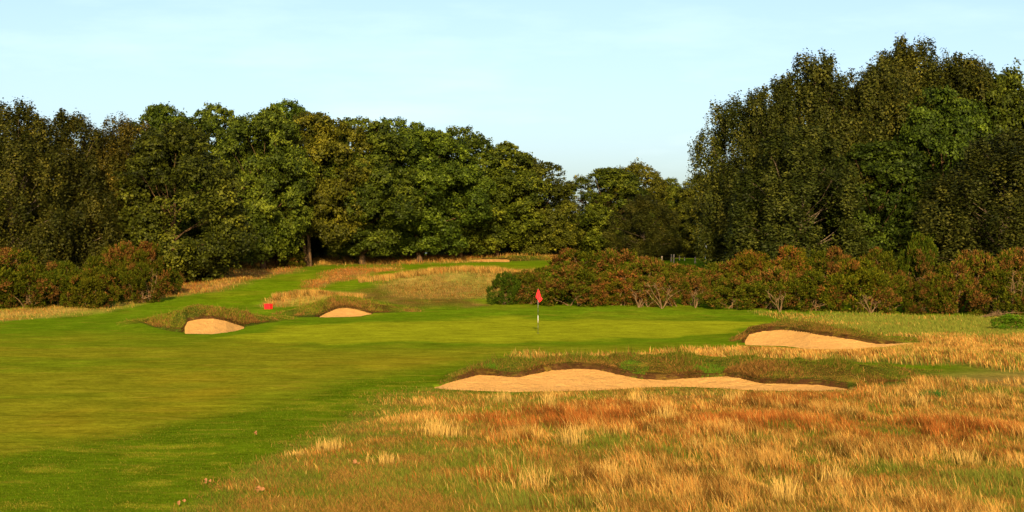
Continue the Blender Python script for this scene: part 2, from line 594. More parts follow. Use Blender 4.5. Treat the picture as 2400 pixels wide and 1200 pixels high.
def sand_mat():
    m, n, out = new_mat("sand")
    l = n.links.new
    geo = add(n, "ShaderNodeNewGeometry")
    def noise(sc, det=5, scale=(1, 1, 1)):
        mpn = add(n, "ShaderNodeMapping")
        mpn.inputs['Scale'].default_value = scale
        l(geo.outputs['Position'], mpn.inputs[0])
        t = add(n, "ShaderNodeTexNoise")
        t.inputs['Scale'].default_value = sc
        t.inputs['Detail'].default_value = det
        t.inputs['Roughness'].default_value = 0.6
        l(mpn.outputs[0], t.inputs['Vector'])
        return t
    a, b = noise(1.1), noise(14.0, 6, (1, 0.35, 1))
    r = add(n, "ShaderNodeValToRGB")
    r.color_ramp.elements[0].position = 0.3
    r.color_ramp.elements[0].color = (0.47, 0.258, 0.070, 1)
    r.color_ramp.elements[1].position = 0.7
    r.color_ramp.elements[1].color = (0.55, 0.306, 0.088, 1)
    l(a.outputs[0], r.inputs[0])
    mr = add(n, "ShaderNodeMapRange")
    mr.inputs[1].default_value = 0.3
    mr.inputs[2].default_value = 0.7
    mr.inputs[3].default_value = 0.86
    mr.inputs[4].default_value = 1.12
    l(b.outputs[0], mr.inputs[0])
    v = add(n, "ShaderNodeVectorMath", operation='SCALE')
    l(r.outputs[0], v.inputs[0])
    l(mr.outputs[0], v.inputs['Scale'])
    bs = add(n, "ShaderNodeBsdfPrincipled")
    bs.inputs['Roughness'].default_value = 0.95
    bs.inputs['Specular IOR Level'].default_value = 0.1
    l(v.outputs[0], bs.inputs['Base Color'])
    rk = add(n, "ShaderNodeTexWave")
    rk.bands_direction = 'Y'
    rk.inputs['Scale'].default_value = 3.2
    rk.inputs['Distortion'].default_value = 5.0
    rk.inputs['Detail'].default_value = 3.0
    rk.inputs['Detail Scale'].default_value = 0.5
    l(geo.outputs['Position'], rk.inputs['Vector'])
    dents = noise(2.6, 3)
    h1 = add(n, "ShaderNodeMath", operation='MULTIPLY_ADD')
    h1.inputs[1].default_value = 0.35
    l(rk.outputs['Fac'], h1.inputs[0])
    l(b.outputs[0], h1.inputs[2])
    h2 = add(n, "ShaderNodeMath", operation='MULTIPLY_ADD')
    h2.inputs[1].default_value = 2.2
    l(dents.outputs[0], h2.inputs[0])
    l(h1.outputs[0], h2.inputs[2])
    bp = add(n, "ShaderNodeBump")
    bp.inputs['Strength'].default_value = 0.8
    bp.inputs['Distance'].default_value = 0.06
    l(h2.outputs[0], bp.inputs['Height'])
    l(bp.outputs[0], bs.inputs['Normal'])
    l(bs.outputs[0], out.inputs[0])
    return m


def leaf_mat(name, translucency=0.25, spec=0.25, rough=0.5, vary=0.25, hue=(1.0, 1.0, 1.0)):
    """leaf colour comes with each leaf; every plant shifts it a little"""
    m, n, out = new_mat(name)
    l = n.links.new
    a = add(n, "ShaderNodeAttribute", attribute_name="Col")
    oi = add(n, "ShaderNodeObjectInfo")
    r = add(n, "ShaderNodeMapRange")
    r.inputs[3].default_value = 1 - vary
    r.inputs[4].default_value = 1 + vary
    l(oi.outputs['Random'], r.inputs[0])
    v = add(n, "ShaderNodeVectorMath", operation='SCALE')
    l(a.outputs['Color'], v.inputs[0])
    l(r.outputs[0], v.inputs['Scale'])
    v2 = add(n, "ShaderNodeVectorMath", operation='MULTIPLY')
    l(v.outputs[0], v2.inputs[0])
    l(oi.outputs['Color'], v2.inputs[1])
    bs = add(n, "ShaderNodeBsdfPrincipled")
    bs.inputs['Roughness'].default_value = rough
    bs.inputs['Specular IOR Level'].default_value = spec
    l(v2.outputs[0], bs.inputs['Base Color'])
    tr = add(n, "ShaderNodeBsdfTranslucent")
    l(v2.outputs[0], tr.inputs[0])
    mx = add(n, "ShaderNodeMixShader")
    mx.inputs[0].default_value = translucency
    l(bs.outputs[0], mx.inputs[1])
    l(tr.outputs[0], mx.inputs[2])
    l(mx.outputs[0], out.inputs[0])
    return m


def bark_mat(name, c0, c1, scale=6.0):
    m, n, out = new_mat(name)
    l = n.links.new
    tcn = add(n, "ShaderNodeTexCoord")
    mpn = add(n, "ShaderNodeMapping")
    mpn.inputs['Scale'].default_value = (1, 1, 0.25)
    l(tcn.outputs['Object'], mpn.inputs[0])
    t = add(n, "ShaderNodeTexNoise")
    t.inputs['Scale'].default_value = scale
    t.inputs['Detail'].default_value = 6
    l(mpn.outputs[0], t.inputs['Vector'])
    r = add(n, "ShaderNodeValToRGB")
    r.color_ramp.elements[0].position = 0.35
    r.color_ramp.elements[0].color = (*c0, 1)
    r.color_ramp.elements[1].position = 0.65
    r.color_ramp.elements[1].color = (*c1, 1)
    l(t.outputs[0], r.inputs[0])
    bs = add(n, "ShaderNodeBsdfPrincipled")
    bs.inputs['Roughness'].default_value = 0.9
    bs.inputs['Specular IOR Level'].default_value = 0.1
    l(r.outputs[0], bs.inputs['Base Color'])
    bp = add(n, "ShaderNodeBump")
    bp.inputs['Strength'].default_value = 0.6
    bp.inputs['Distance'].default_value = 0.05
    l(t.outputs[0], bp.inputs['Height'])
    l(bp.outputs[0], bs.inputs['Normal'])
    l(bs.outputs[0], out.inputs[0])
    return m


def paint_mat(name, c, rough=0.45, wear=0.12):
    m, n, out = new_mat(name)
    l = n.links.new
    tcn = add(n, "ShaderNodeTexCoord")
    t = add(n, "ShaderNodeTexNoise")
    t.inputs['Scale'].default_value = 9
    t.inputs['Detail'].default_value = 5
    l(tcn.outputs['Object'], t.inputs['Vector'])
    r = add(n, "ShaderNodeValToRGB")
    r.color_ramp.elements[0].color = (*[v * (1 - wear) for v in c], 1)
    r.color_ramp.elements[1].color = (*[min(1, v * (1 + wear)) for v in c], 1)
    l(t.outputs[0], r.inputs[0])
    bs = add(n, "ShaderNodeBsdfPrincipled")
    bs.inputs['Roughness'].default_value = rough
    l(r.outputs[0], bs.inputs['Base Color'])
    l(bs.outputs[0], out.inputs[0])
    return m


M_TURF = ground_mat("turf", 0.6)
M_GREEN = ground_mat("putting_turf", 0.15, 0.12)
M_SAND = sand_mat()
M_LEAF = leaf_mat("oak_leaves", 0.14, 0.10, 0.6, 0.12)
M_BIRCH = leaf_mat("birch_leaves", 0.16, 0.10, 0.6, 0.12)
M_GORSE = leaf_mat("gorse_sprays", 0.06, 0.0, 0.8, 0.15)
M_GRASS = leaf_mat("grass_blades", 0.25, 0.0, 0.8, 0.0)
M_BARK = bark_mat("oak_bark", (0.026, 0.017, 0.009), (0.11, 0.067, 0.032))
M_BBARK = bark_mat("birch_bark", (0.030, 0.021, 0.014), (0.13, 0.100, 0.068), 5)
M_STEM = bark_mat("gorse_wood", (0.055, 0.033, 0.016), (0.16, 0.105, 0.053), 8)

# ------------------------------------------------------------------ ground sheet
un = np.concatenate([-np.geomspace(2.2, 0.335, 40), np.linspace(-0.33, 0.33, 470), np.geomspace(0.335, 2.2, 40)])
dr = np.concatenate([np.linspace(-300, 6, 12), np.arange(8, 44, 0.16), np.arange(44, 62, 0.16), np.arange(62, 74, 0.3), np.arange(74, 118, 0.22),
                     np.arange(118, 195, 0.45), np.geomspace(195.5, 700, 45), np.geomspace(760, 7500, 22)])
D, U = np.meshgrid(dr, un, indexing='ij')
X = U * np.maximum(np.abs(D), 20) if False else U * np.where(D < 20, 20, D)
Z = ground_z(X, D)
nr, nc = D.shape
GV = np.stack([X, D, Z], -1).reshape(-1, 3)
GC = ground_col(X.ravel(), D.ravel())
idx = np.arange(nr * nc).reshape(nr, nc)
quads = np.stack([idx[:-1, :-1], idx[:-1, 1:], idx[1:, 1:], idx[1:, :-1]], -1).reshape(-1, 4)
Rg = regions(X.ravel(), D.ravel())
lab = np.zeros(nr * nc, int)
lab[(Rg['fair'] > 0.5) & (Rg['green'] <= 0.5)] = 1
lab[Rg['green'] > 0.5] = 2
ql = lab[quads[:, 0]]
for i, (nm, mt) in enumerate((("ground", M_TURF), ("fairway", M_TURF), ("putting_green", M_GREEN))):
    q = quads[ql == i]
    u, inv = np.unique(q, return_inverse=True)
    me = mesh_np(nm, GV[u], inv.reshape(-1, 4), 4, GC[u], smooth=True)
    o = link_mesh(nm, me, mt)
    tag(o, kind='structure')

# ------------------------------------------------------------------ sand bunkers
BLAB = {
    'front': "long sandy bunker with a wavy upper edge, nearest, bordered by tall straw grass",
    'right': "sand bunker right of the flag, sloping under a brown heather lip",
    'left': "small square-cornered sand bunker left of the green, shadow at its left end",
    'middle': "peaked sand bunker just behind the green's left rear edge",
    'far': "thin pale strip of bunker sand far off at the foot of the trees",
}
for k, b in BUNK.items():
    p0, p1 = b['sand']
    npn, nd = (240 if k == 'front' else 110), 34
    pp = np.linspace(p0, p1, npn)
    tt = np.linspace(-0.06, 1.02, nd)
    P, T = np.meshgrid(pp, tt, indexing='ij')
    df, db, dk, zt, zk = bunker_at(b, P, None)
    wob = (fbm(P / 14.0, T * 0.7, 61, 3) - 0.5)
    Dd = df + (db - df) * T
    Xx = (P - W2) * Dd / F
    Zz = sand_z(b, P, Dd) + wob * 0.05 * np.clip(T, 0, 1) * np.clip(1.3 - T, 0, 1) + (fbm(Xx / 0.5, Dd / 0.5, 63, 3) - 0.5) * 0.03
    V = np.stack([Xx, Dd, Zz], -1).reshape(-1, 3)
    ii = np.arange(npn * nd).reshape(npn, nd)
    q = np.stack([ii[:-1, :-1], ii[1:, :-1], ii[1:, 1:], ii[:-1, 1:]], -1).reshape(-1, 4)
    o = link_mesh("sand_bunker", mesh_np("sand_bunker", V, q, 4, None, True), M_SAND)
    tag(o, BLAB[k], "bunker", "sand bunkers round the green" if k != 'far' else None, 'structure')

# ------------------------------------------------------------------ blades of grass


BASEC = np.array((0.075, 0.080, 0.014))        # living leaf bases, greener than the dry tips


def blades(name, x, d, h, w, cols, mat, lean=0.25, segs=2, z=None, wind=(-0.22, 0.05), label=None, tipmul=1.12):
    n = len(x)
    z = ground_z(x, d) if z is None else z
    ang = rng.uniform(0, 2 * np.pi, n)
    la = rng.uniform(0, 1, n) * lean
    lx = np.cos(ang) * la + wind[0] * rng.uniform(0.2, 1.4, n)
    ly = np.sin(ang) * la + wind[1] * rng.uniform(0.2, 1.4, n)
    fa = rng.normal(0, 0.9, n)          # blade faces mostly across the view, any way round
    fx, fy = np.cos(fa), np.sin(fa)
    B = np.stack([x, d, z - 0.02], -1)
    side = np.stack([fx, fy, np.zeros(n)], -1) * (w * 0.5)[:, None]
    def pt(t):
        bend = t ** 1.6
        return B + np.stack([lx * h * bend, ly * h * bend, h * t * (1 - 0.12 * bend)], -1)
    if segs == 2:
        a, m_, t = pt(0.0), pt(0.55), pt(1.0)
        V = np.stack([a - side, a + side, m_ + side * 0.75, m_ - side * 0.75, t], 1).reshape(-1, 3)
        i = np.arange(n) * 5
        f = np.concatenate([np.stack([i, i + 1, i + 2], -1), np.stack([i, i + 2, i + 3], -1), np.stack([i + 3, i + 2, i + 4], -1)])
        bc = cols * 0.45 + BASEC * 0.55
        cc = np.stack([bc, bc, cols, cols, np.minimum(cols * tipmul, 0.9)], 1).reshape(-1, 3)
    else:
        a, t = pt(0.0), pt(1.0)
        V = np.stack([a - side, a + side, t], 1).reshape(-1, 3)
        i = np.arange(n) * 3
        f = np.stack([i, i + 1, i + 2], -1)
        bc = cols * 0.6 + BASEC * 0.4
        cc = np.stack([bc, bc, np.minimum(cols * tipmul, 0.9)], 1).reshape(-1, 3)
    o = link_mesh(name, mesh_np(name, V, f, 3, cc), mat)
    o["kind"] = "stuff"
    if label:
        o["label"] = label
    return o


def scatter(n, d0, d1, p0, p1, pw=1.0):
    """points spread so that nearer ground gets more of them"""
    u = rng.uniform(0, 1, n)
    if pw == 0:
        d = d0 + (d1 - d0) * u
    else:
        d = (d0 ** -pw + (d1 ** -pw - d0 ** -pw) * u) ** (-1.0 / pw)
    p = rng.uniform(p0, p1, n)
    return (p - W2) * d / F, d


STRAW = np.array((0.275, 0.152, 0.034))
PALE = np.array((0.41, 0.265, 0.072))
RUST = np.array((0.205, 0.068, 0.014))
GRN = np.array((0.075, 0.115, 0.012))
OLIV = np.array((0.150, 0.135, 0.022))


def grass_cols(x, d, y, rustw, greenw):
    n = len(x)
    pick = rng.uniform(0, 1, n)
    cl = fbm(x / 0.35, d / 0.5, 111, 3)[:, None]              # every tussock has its own tone
    tone = 0.32 + 1.3 * sstep(0.25, 0.75, cl)
    c = STRAW[None] * rng.uniform(0.55, 1.25, (n, 1)) * tone
    m = (pick > 0.86) | ((pick > 0.6) & (cl[:, 0] > 0.62))
    c[m] = PALE * rng.uniform(0.7, 1.15, (m.sum(), 1))
    r = rng.uniform(0, 1, n) < rustw
    c[r] = RUST * rng.uniform(0.55, 1.5, (r.sum(), 1)) * tone[r] ** 0.5
    g = rng.uniform(0, 1, n) < greenw
    gm = rng.uniform(0, 1, (n, 1))
    c[g] = (GRN * gm + OLIV * (1 - gm))[g] * rng.uniform(0.7, 1.3, (g.sum(), 1))
    return c


def tall_rough():
    x, d = scatter(900000, 23.5, 54, -150, 3150, 0.6)
    p, y = bear(x, d), y_of_d(d)
    R = regions(x, d)['rough']
    cl = fbm(x / 1.1, d / 1.5, 71)
    big = fbm(x / 4.0, d / 4.0, 73)
    dens = R * np.clip(0.35 + 1.6 * (cl - 0.38), 0.08, 1)
    edge = 1 - sstep(900, 1500, p + (1000 - y) * 1.0)
    keep = rng.uniform(0, 1, len(x)) < dens * (1 - 0.45 * edge)
    x, d, p, y, cl, big, R_ = (a[keep] for a in (x, d, p, y, cl, big, R))
    for b in (BUNK['front'],):
        df, db, dk, zt, zk = bunker_at(b, p, d)
        ok = (d < df - 0.1) | (p < 1000) | (p > 2000)
        x, d, p, y, cl, big, R_ = (a[ok] for a in (x, d, p, y, cl, big, R_))
    rustband = np.exp(-((y - 1015) / 55) ** 2) * sstep(950, 1150, p) * (1 - sstep(2050, 2400, p) * 0.6)
    rustw = np.clip(0.12 + 0.85 * rustband * sstep(0.28, 0.55, big) + 0.5 * sstep(0.55, 0.7, fbm(x / 3, d / 3, 75)), 0, 0.85)
    low = sstep(1030, 1120, y)
    left = 1 - sstep(800, 1300, p)
    right = sstep(2050, 2350, p) * sstep(960, 1040, y)
    greenw = np.clip(0.22 + 0.46 * low + 0.38 * left + 0.35 * right + 2.2 * (fbm(x / 2.2, d / 2.6, 77) - 0.5) + 0.8 * (fbm(x / 0.7, d / 0.8, 78) - 0.5), 0.04, 0.96)
    h = (0.13 + 0.21 * sstep(0.3, 0.65, cl)) * rng.uniform(0.45, 1.25, len(x)) * (1 - 0.5 * left)
    c = grass_cols(x, d, y, rustw, greenw)
    isg = c[:, 1] > c[:, 0] * 0.88
    h = np.where(isg, h * 0.62, h)
    df, db, dk, zt, zk = bunker_at(BUNK['front'], p, d)
    low_edge = 0.07 + np.maximum(df - d, 0) * 0.062
    h = np.where((p > 985) & (p < 2010), np.minimum(h, low_edge * rng.uniform(0.6, 1.25, len(x))), h)
    h *= 0.55 + 0.45 * sstep(0.25, 0.75, R_)
    w = 0.005 + 0.00020 * d
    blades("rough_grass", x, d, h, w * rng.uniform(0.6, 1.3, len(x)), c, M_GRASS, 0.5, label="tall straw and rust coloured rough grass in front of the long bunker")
    x2, d2 = scatter(620000, 23.5, 52, -100, 3100, 0.9)
    p2, y2 = bear(x2, d2), y_of_d(d2)
    R2 = regions(x2, d2)['rough']
    df2 = np.interp(p2, BUNK['front']['p'], BUNK['front']['df'])
    k2 = (rng.uniform(0, 1, len(x2)) < R2) & ((d2 < df2 - 0.15) | (p2 < 1000) | (p2 > 2000))
    x2, d2 = x2[k2], d2[k2]
    n2 = len(x2)
    mixg = np.clip(0.40 + 2.4 * (fbm(x2 / 0.9, d2 / 1.1, 121) - 0.5), 0.1, 0.95)[:, None]
    g2 = np.array((0.075, 0.100, 0.008)) * rng.uniform(0.5, 1.5, (n2, 1))
    b2 = np.array((0.190, 0.098, 0.022)) * rng.uniform(0.4, 1.6, (n2, 1))
    c2 = np.where(rng.uniform(0, 1, (n2, 1)) < mixg, g2, b2)
    blades("thatch_grass", x2, d2, rng.uniform(0.04, 0.16, n2), (0.005 + 0.0002 * d2) * rng.uniform(0.6, 1.5, n2), c2, M_GRASS, 1.2, segs=1, label="low green and brown thatch between the tall straw stems")
    # tussocks of long pale stems
    xs, ds, hs = [], [], []
    for (px, y0, n, hh) in ((770, 1062, 90, 0.34), (1020, 1030, 120, 0.45), (1060, 1035, 60, 0.4), (1340, 1060, 90, 0.55), (1290, 960, 70, 0.55), (1560, 1000, 90, 0.5), (1840, 1180, 140, 0.5),
                            (2150, 950, 70, 0.45), (2340, 940, 50, 0.4), (1250, 1150, 60, 0.45), (1420, 1130, 60, 0.4), (1720, 940, 80, 0.4), (2000, 985, 70, 0.42), (1500, 955, 60, 0.5),
                            (1180, 945, 60, 0.45), (1960, 1140, 90, 0.42), (2270, 1100, 80, 0.42), (1640, 1085, 60, 0.42), (905, 1095, 60, 0.3), (690, 1075, 60, 0.2)):
        dd = float(d_of_y(y0))
        xx = (px - W2) * dd / F
        s = rng.normal(0, 0.13, (n, 2))
        xs.append(xx + s[:, 0]); ds.append(dd + s[:, 1]); hs.append(np.full(n, hh) * rng.uniform(0.6, 1.2, n))
    x, d, h = np.concatenate(xs), np.concatenate(ds), np.concatenate(hs)
    c = PALE * rng.uniform(0.75, 1.2, (len(x), 1))
    blades("tussock_grass", x, d, h, np.full(len(x), 0.011), c, M_GRASS, 0.5, wind=(-0.1, 0.05), label="pale tussocks of long grass stems")


def back_rough():
    x, d = scatter(290000, 55, 84, 1180, 3100, 0.5)
    p, y = bear(x, d), y_of_d(d)
    R = regions(x, d)['rough_back']
    keep = rng.uniform(0, 1, len(x)) < R * np.clip(0.5 + 1.5 * (fbm(x / 1.5, d / 2, 81) - 0.4), 0.1, 1)
    for b in (BUNK['front'], BUNK['right']):
        df, db, dk, zt, zk = bunker_at(b, p, d)
        bh = zk - base_z(dk)
        keep &= ~((d > df - 0.15) & (d < dk + 0.3) & (bh > 0.03))
    x, d, p, y = (a[keep] for a in (x, d, p, y))
    c = grass_cols(x, d, y, np.full(len(x), 0.16), np.clip(0.12 + 2.0 * (fbm(x / 3, d / 3, 83) - 0.55), 0.02, 0.9))
    h = rng.uniform(0.12, 0.36, len(x))
    df, db, dk, zt, zk = bunker_at(BUNK['right'], p, d)
    h = np.where((p > 1735) & (p < 2160) & (d < df), np.minimum(h, 0.05 + (df - d) * 0.055), h)
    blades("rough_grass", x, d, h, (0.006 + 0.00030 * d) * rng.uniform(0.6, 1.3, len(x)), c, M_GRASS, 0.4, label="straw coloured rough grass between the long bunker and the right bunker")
    x, d = scatter(130000, 78, 112, 1750, 3100, 0.5)
    p, y = bear(x, d), y_of_d(d)
    R = regions(x, d)['rough_right']
    keep = rng.uniform(0, 1, len(x)) < R
    b = BUNK['right']
    df, db, dk, zt, zk = bunker_at(b, p, d)
    keep &= ~((d > df - 0.15) & (d < dk) & ((zk - base_z(dk)) > 0.03))
    x, d, p, y = (a[keep] for a in (x, d, p, y))
    gw = np.clip(0.78 + 2.6 * (fbm(x / 4, d / 4, 85) - 0.5), 0.2, 0.98)
    c = grass_cols(x, d, y, np.full(len(x), 0.12), gw)
    blades("rough_grass", x, d, rng.uniform(0.10, 0.28, len(x)), (0.006 + 0.00032 * d) * rng.uniform(0.6, 1.3, len(x)), c, M_GRASS, 0.4, label="green and straw rough grass before the gorse right of the green")


def heath():
    """thin dry grass and heather on the slopes beyond the green"""
    X_, D_, C_, H_ = [], [], [], []
    for k, (d0, d1, p0, p1, n, rw, gw, h0, h1) in {
        'tan_left': (98, 122, -200, 350, 35200, .15, .25, .10, .28), 'heath_left': (112, 178, 270, 740, 57200, .45, .18, .12, .35),
        'heath_mid': (126, 170, 690, 950, 40000, .85, .06, .12, .32), 'tan_mound': (115, 160, 830, 1260, 57200, .42, .28, .10, .30),
        'heath_dark': (108, 140, 760, 1160, 19800, .40, .45, .05, .12), 'tan_small': (108, 126, 610, 860, 19800, .35, .1, .12, .38),
            'tan_far': (150, 195, 560, 1350, 120000, .28, .06, .25, .60)}.items():
        x, d = scatter(n, d0, d1, p0, p1, 0.3)
        R = regions(x, d)[k]
        keep = rng.uniform(0, 1, n) < R * np.clip(0.6 + 1.6 * (fbm(x / 2.0, d / 2.5, 91) - 0.45), 0.1, 1)
        x, d = x[keep], d[keep]
        p = bear(x, d)
        b = BUNK['far']
        df, db, dk, zt, zk = bunker_at(b, p, d)
        ok = ~((d > df - 0.3) & (d < db + 0.2) & (p > 1085) & (p < 1205))
        x, d = x[ok], d[ok]
        rwv = np.clip(rw + 1.5 * (fbm(x / 3, d / 4, 93) - 0.5), 0, 0.95)
        c = grass_cols(x, d, None, rwv, np.full(len(x), gw))
        if k == 'tan_mound':
            c *= 0.62
        if k == 'heath_dark':
            c *= 0.6
        X_.append(x); D_.append(d); C_.append(c); H_.append(rng.uniform(h0, h1, len(x)) * 0.9)
    # straw fringes along the crests of the humps
    for (p0, p1, dc, sd, n, h0, h1) in ((840, 1260, 139.5, 1.2, 9000, .25, .55), (640, 850, 120, 0.7, 4500, .2, .5)):
        p = rng.uniform(p0, p1, n)
        d = dc + rng.normal(0, sd, n)
        x = (p - W2) * d / F
        X_.append(x); D_.append(d); C_.append(grass_cols(x, d, None, np.full(n, 0.15), np.full(n, 0.05))); H_.append(rng.uniform(h0, h1, n) * (0.5 + fbm(x / 1.2, d, 94)))
    x, d, c, h = (np.concatenate(a) for a in (X_, D_, C_, H_))
    blades("heath_grass", x, d, h, (0.004 + 0.00020 * d) * rng.uniform(0.6, 1.4, len(x)), c, M_GRASS, 0.35, segs=1, label="dry tan grass and heather on the slopes beyond the green")


def semi_rough():
    x, d = scatter(330000, 23.5, 60, -150, 1500, 0.9)
    p, y = bear(x, d), y_of_d(d)
    R = regions(x, d)
    m = (1 - R['fair']) * (1 - 0.6 * R['rough']) * sstep(840, 870, y)
    b = BUNK['front']
    df, db, dk, zt, zk = bunker_at(b, p, d)
    m = np.where((d > df - 0.1) & (p > 1000), 0, m)
    keep = rng.uniform(0, 1, len(x)) < m
    x, d, p, y = (a[keep] for a in (x, d, p, y))
    st = sstep(0.54, 0.66, 0.5 * fbm(x / 2.2, d / 1.6, 53) + 0.5 * fbm(x / 0.6, d / 0.7, 54))
    n = len(x)
    g = np.array((0.052, 0.092, 0.003)) * rng.uniform(0.6, 1.35, (n, 1))
    s = np.array((0.20, 0.165, 0.020)) * rng.uniform(0.7, 1.2, (n, 1))
    pick = rng.uniform(0, 1, n) < (0.08 + 0.42 * st)
    c = np.where(pick[:, None], s, g)
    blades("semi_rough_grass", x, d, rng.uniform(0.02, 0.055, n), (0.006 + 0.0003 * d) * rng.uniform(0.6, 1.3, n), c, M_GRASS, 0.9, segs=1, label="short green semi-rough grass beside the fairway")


def bank_heather():
    names = {'front': 200000, 'right': 80000, 'left': 70000, 'middle': 60000, 'far': 6000}
    lbl = {'front': "dark green and brown heather bank above the long bunker", 'right': "brown heather lip behind the right bunker",
           'left': "shaggy heather and grass bank above the left bunker", 'middle': "shaggy heather and grass bank above the bunker behind the green",
           'far': "brown bank behind the far bunker"}
    for k, n in names.items():
        b = BUNK[k]
        p = rng.uniform(b['p'][0] + 5, b['p'][-1] - 5, n)
        df, db, dk, zt, zk = bunker_at(b, p, None)
        t = rng.uniform(-0.04, 1.5, n)
        d = db + (dk - db) * t
        x = (p - W2) * d / F
        bh = np.clip((zk - base_z(dk)) / 0.4, 0, 1)
        pn = fbm(x / 0.9, d / 1.2, 95)
        keep = rng.uniform(0, 1, n) < bh * np.clip(0.4 + 1.6 * (pn - 0.35), 0.1, 1)
        p, d, x, t, bh, pn = (a[keep] for a in (p, d, x, t, bh, pn))
        m = len(x)
        tone = fbm(x / 1.6, d / 2.0, 97)
        gsel = rng.uniform(0, 1, m) < np.clip((0.74 if k in ('left', 'middle') else 0.58) + 2.6 * (tone - 0.5) + (1.0 if k in ('left', 'middle') else 0.55) * (t - 0.45), 0.04, 0.96)
        if k in ('right',):
            gsel &= rng.uniform(0, 1, m) < np.clip((p - 1850) / 300 + 0.40 + (t > 0.7) * 0.5, 0.2, 1)
        br = np.array((0.130, 0.060, 0.016)) * rng.uniform(0.25, 1.9, (m, 1))
        gr = np.array((0.062, 0.080, 0.006) if k in ('front', 'right') else (0.085, 0.110, 0.006)) * rng.uniform(0.35, 1.6, (m, 1))
        straw = STRAW * rng.uniform(0.4, 0.9, (m, 1))
        c = np.where(gsel[:, None], gr, br)
        sp = rng.uniform(0, 1, m) < (0.12 if k == 'front' else 0.24)
        c[sp] = straw[sp]
        low = (t < 0.10) & (rng.uniform(0, 1, m) < 0.8)        # bare peaty edge with rusty stems
        c[low] = np.array((0.070, 0.026, 0.009)) * rng.uniform(0.5, 1.4, (low.sum(), 1))
        if k == 'front':                                       # two patches of fresh creeping green
            for (a0, a1, t0, t1) in ((1455, 1520, -0.1, 0.75), (1625, 1705, -0.1, 0.42), (1130, 1175, 0.0, 0.5)):
                e = ((p - (a0 + a1) / 2) / ((a1 - a0) * 0.55)) ** 2 + ((t - (t0 + t1) / 2) / ((t1 - t0) * 0.6)) ** 2 + 2.2 * (fbm(x / 0.35, d / 0.4, 113) - 0.5)
                q = (e < 0.55) & (rng.uniform(0, 1, m) < 0.85)
                c[q] = np.array((0.055, 0.115, 0.006)) * rng.uniform(0.7, 1.4, (q.sum(), 1))
        h = rng.uniform(0.04, 0.17, m) * (0.5 + 1.1 * sstep(0.4, 0.65, pn)) * (0.55 + 0.45 * bh)
        h = np.where(t < 0.1, h * 0.5, h)
        h *= np.where(rng.uniform(0, 1, m) < 0.03 * (pn > 0.45), 1.9, 0.75)
        w = (0.010 + 0.00026 * d) * rng.uniform(0.6, 1.5, m)
        z = ground_z(x, d)
        z = np.where(t < 0.02, np.maximum(z, np.interp(p, b['p'], b['zt'])), z)
        blades("bank_heather", x, d, h, w, c, M_GRASS, 0.9, z=z, segs=1, wind=(-0.05, -0.15), label=lbl[k])


tall_rough()
back_rough()
heath()
semi_rough()
bank_heather()

# ------------------------------------------------------------------ trees


def leaf_quads(Cn, N, size, cols, aspect=0.62):
    n = len(Cn)
    r = rng.normal(0, 1, (n, 3))
    a = np.cross(N, r)
    a /= np.linalg.norm(a, axis=1, keepdims=True) + 1e-9
    b = np.cross(N, a)
    s = size[:, None]
    fold = N * s * 0.18
    V = np.stack([Cn - a * s, Cn - b * s * aspect + fold, Cn + a * s, Cn + b * s * aspect + fold], 1).reshape(-1, 3)
    f = np.arange(n * 4).reshape(n, 4)
    return V, f, np.repeat(cols, 4, axis=0)


def unit(v):
    return v / (np.linalg.norm(v, axis=-1, keepdims=True) + 1e-9)


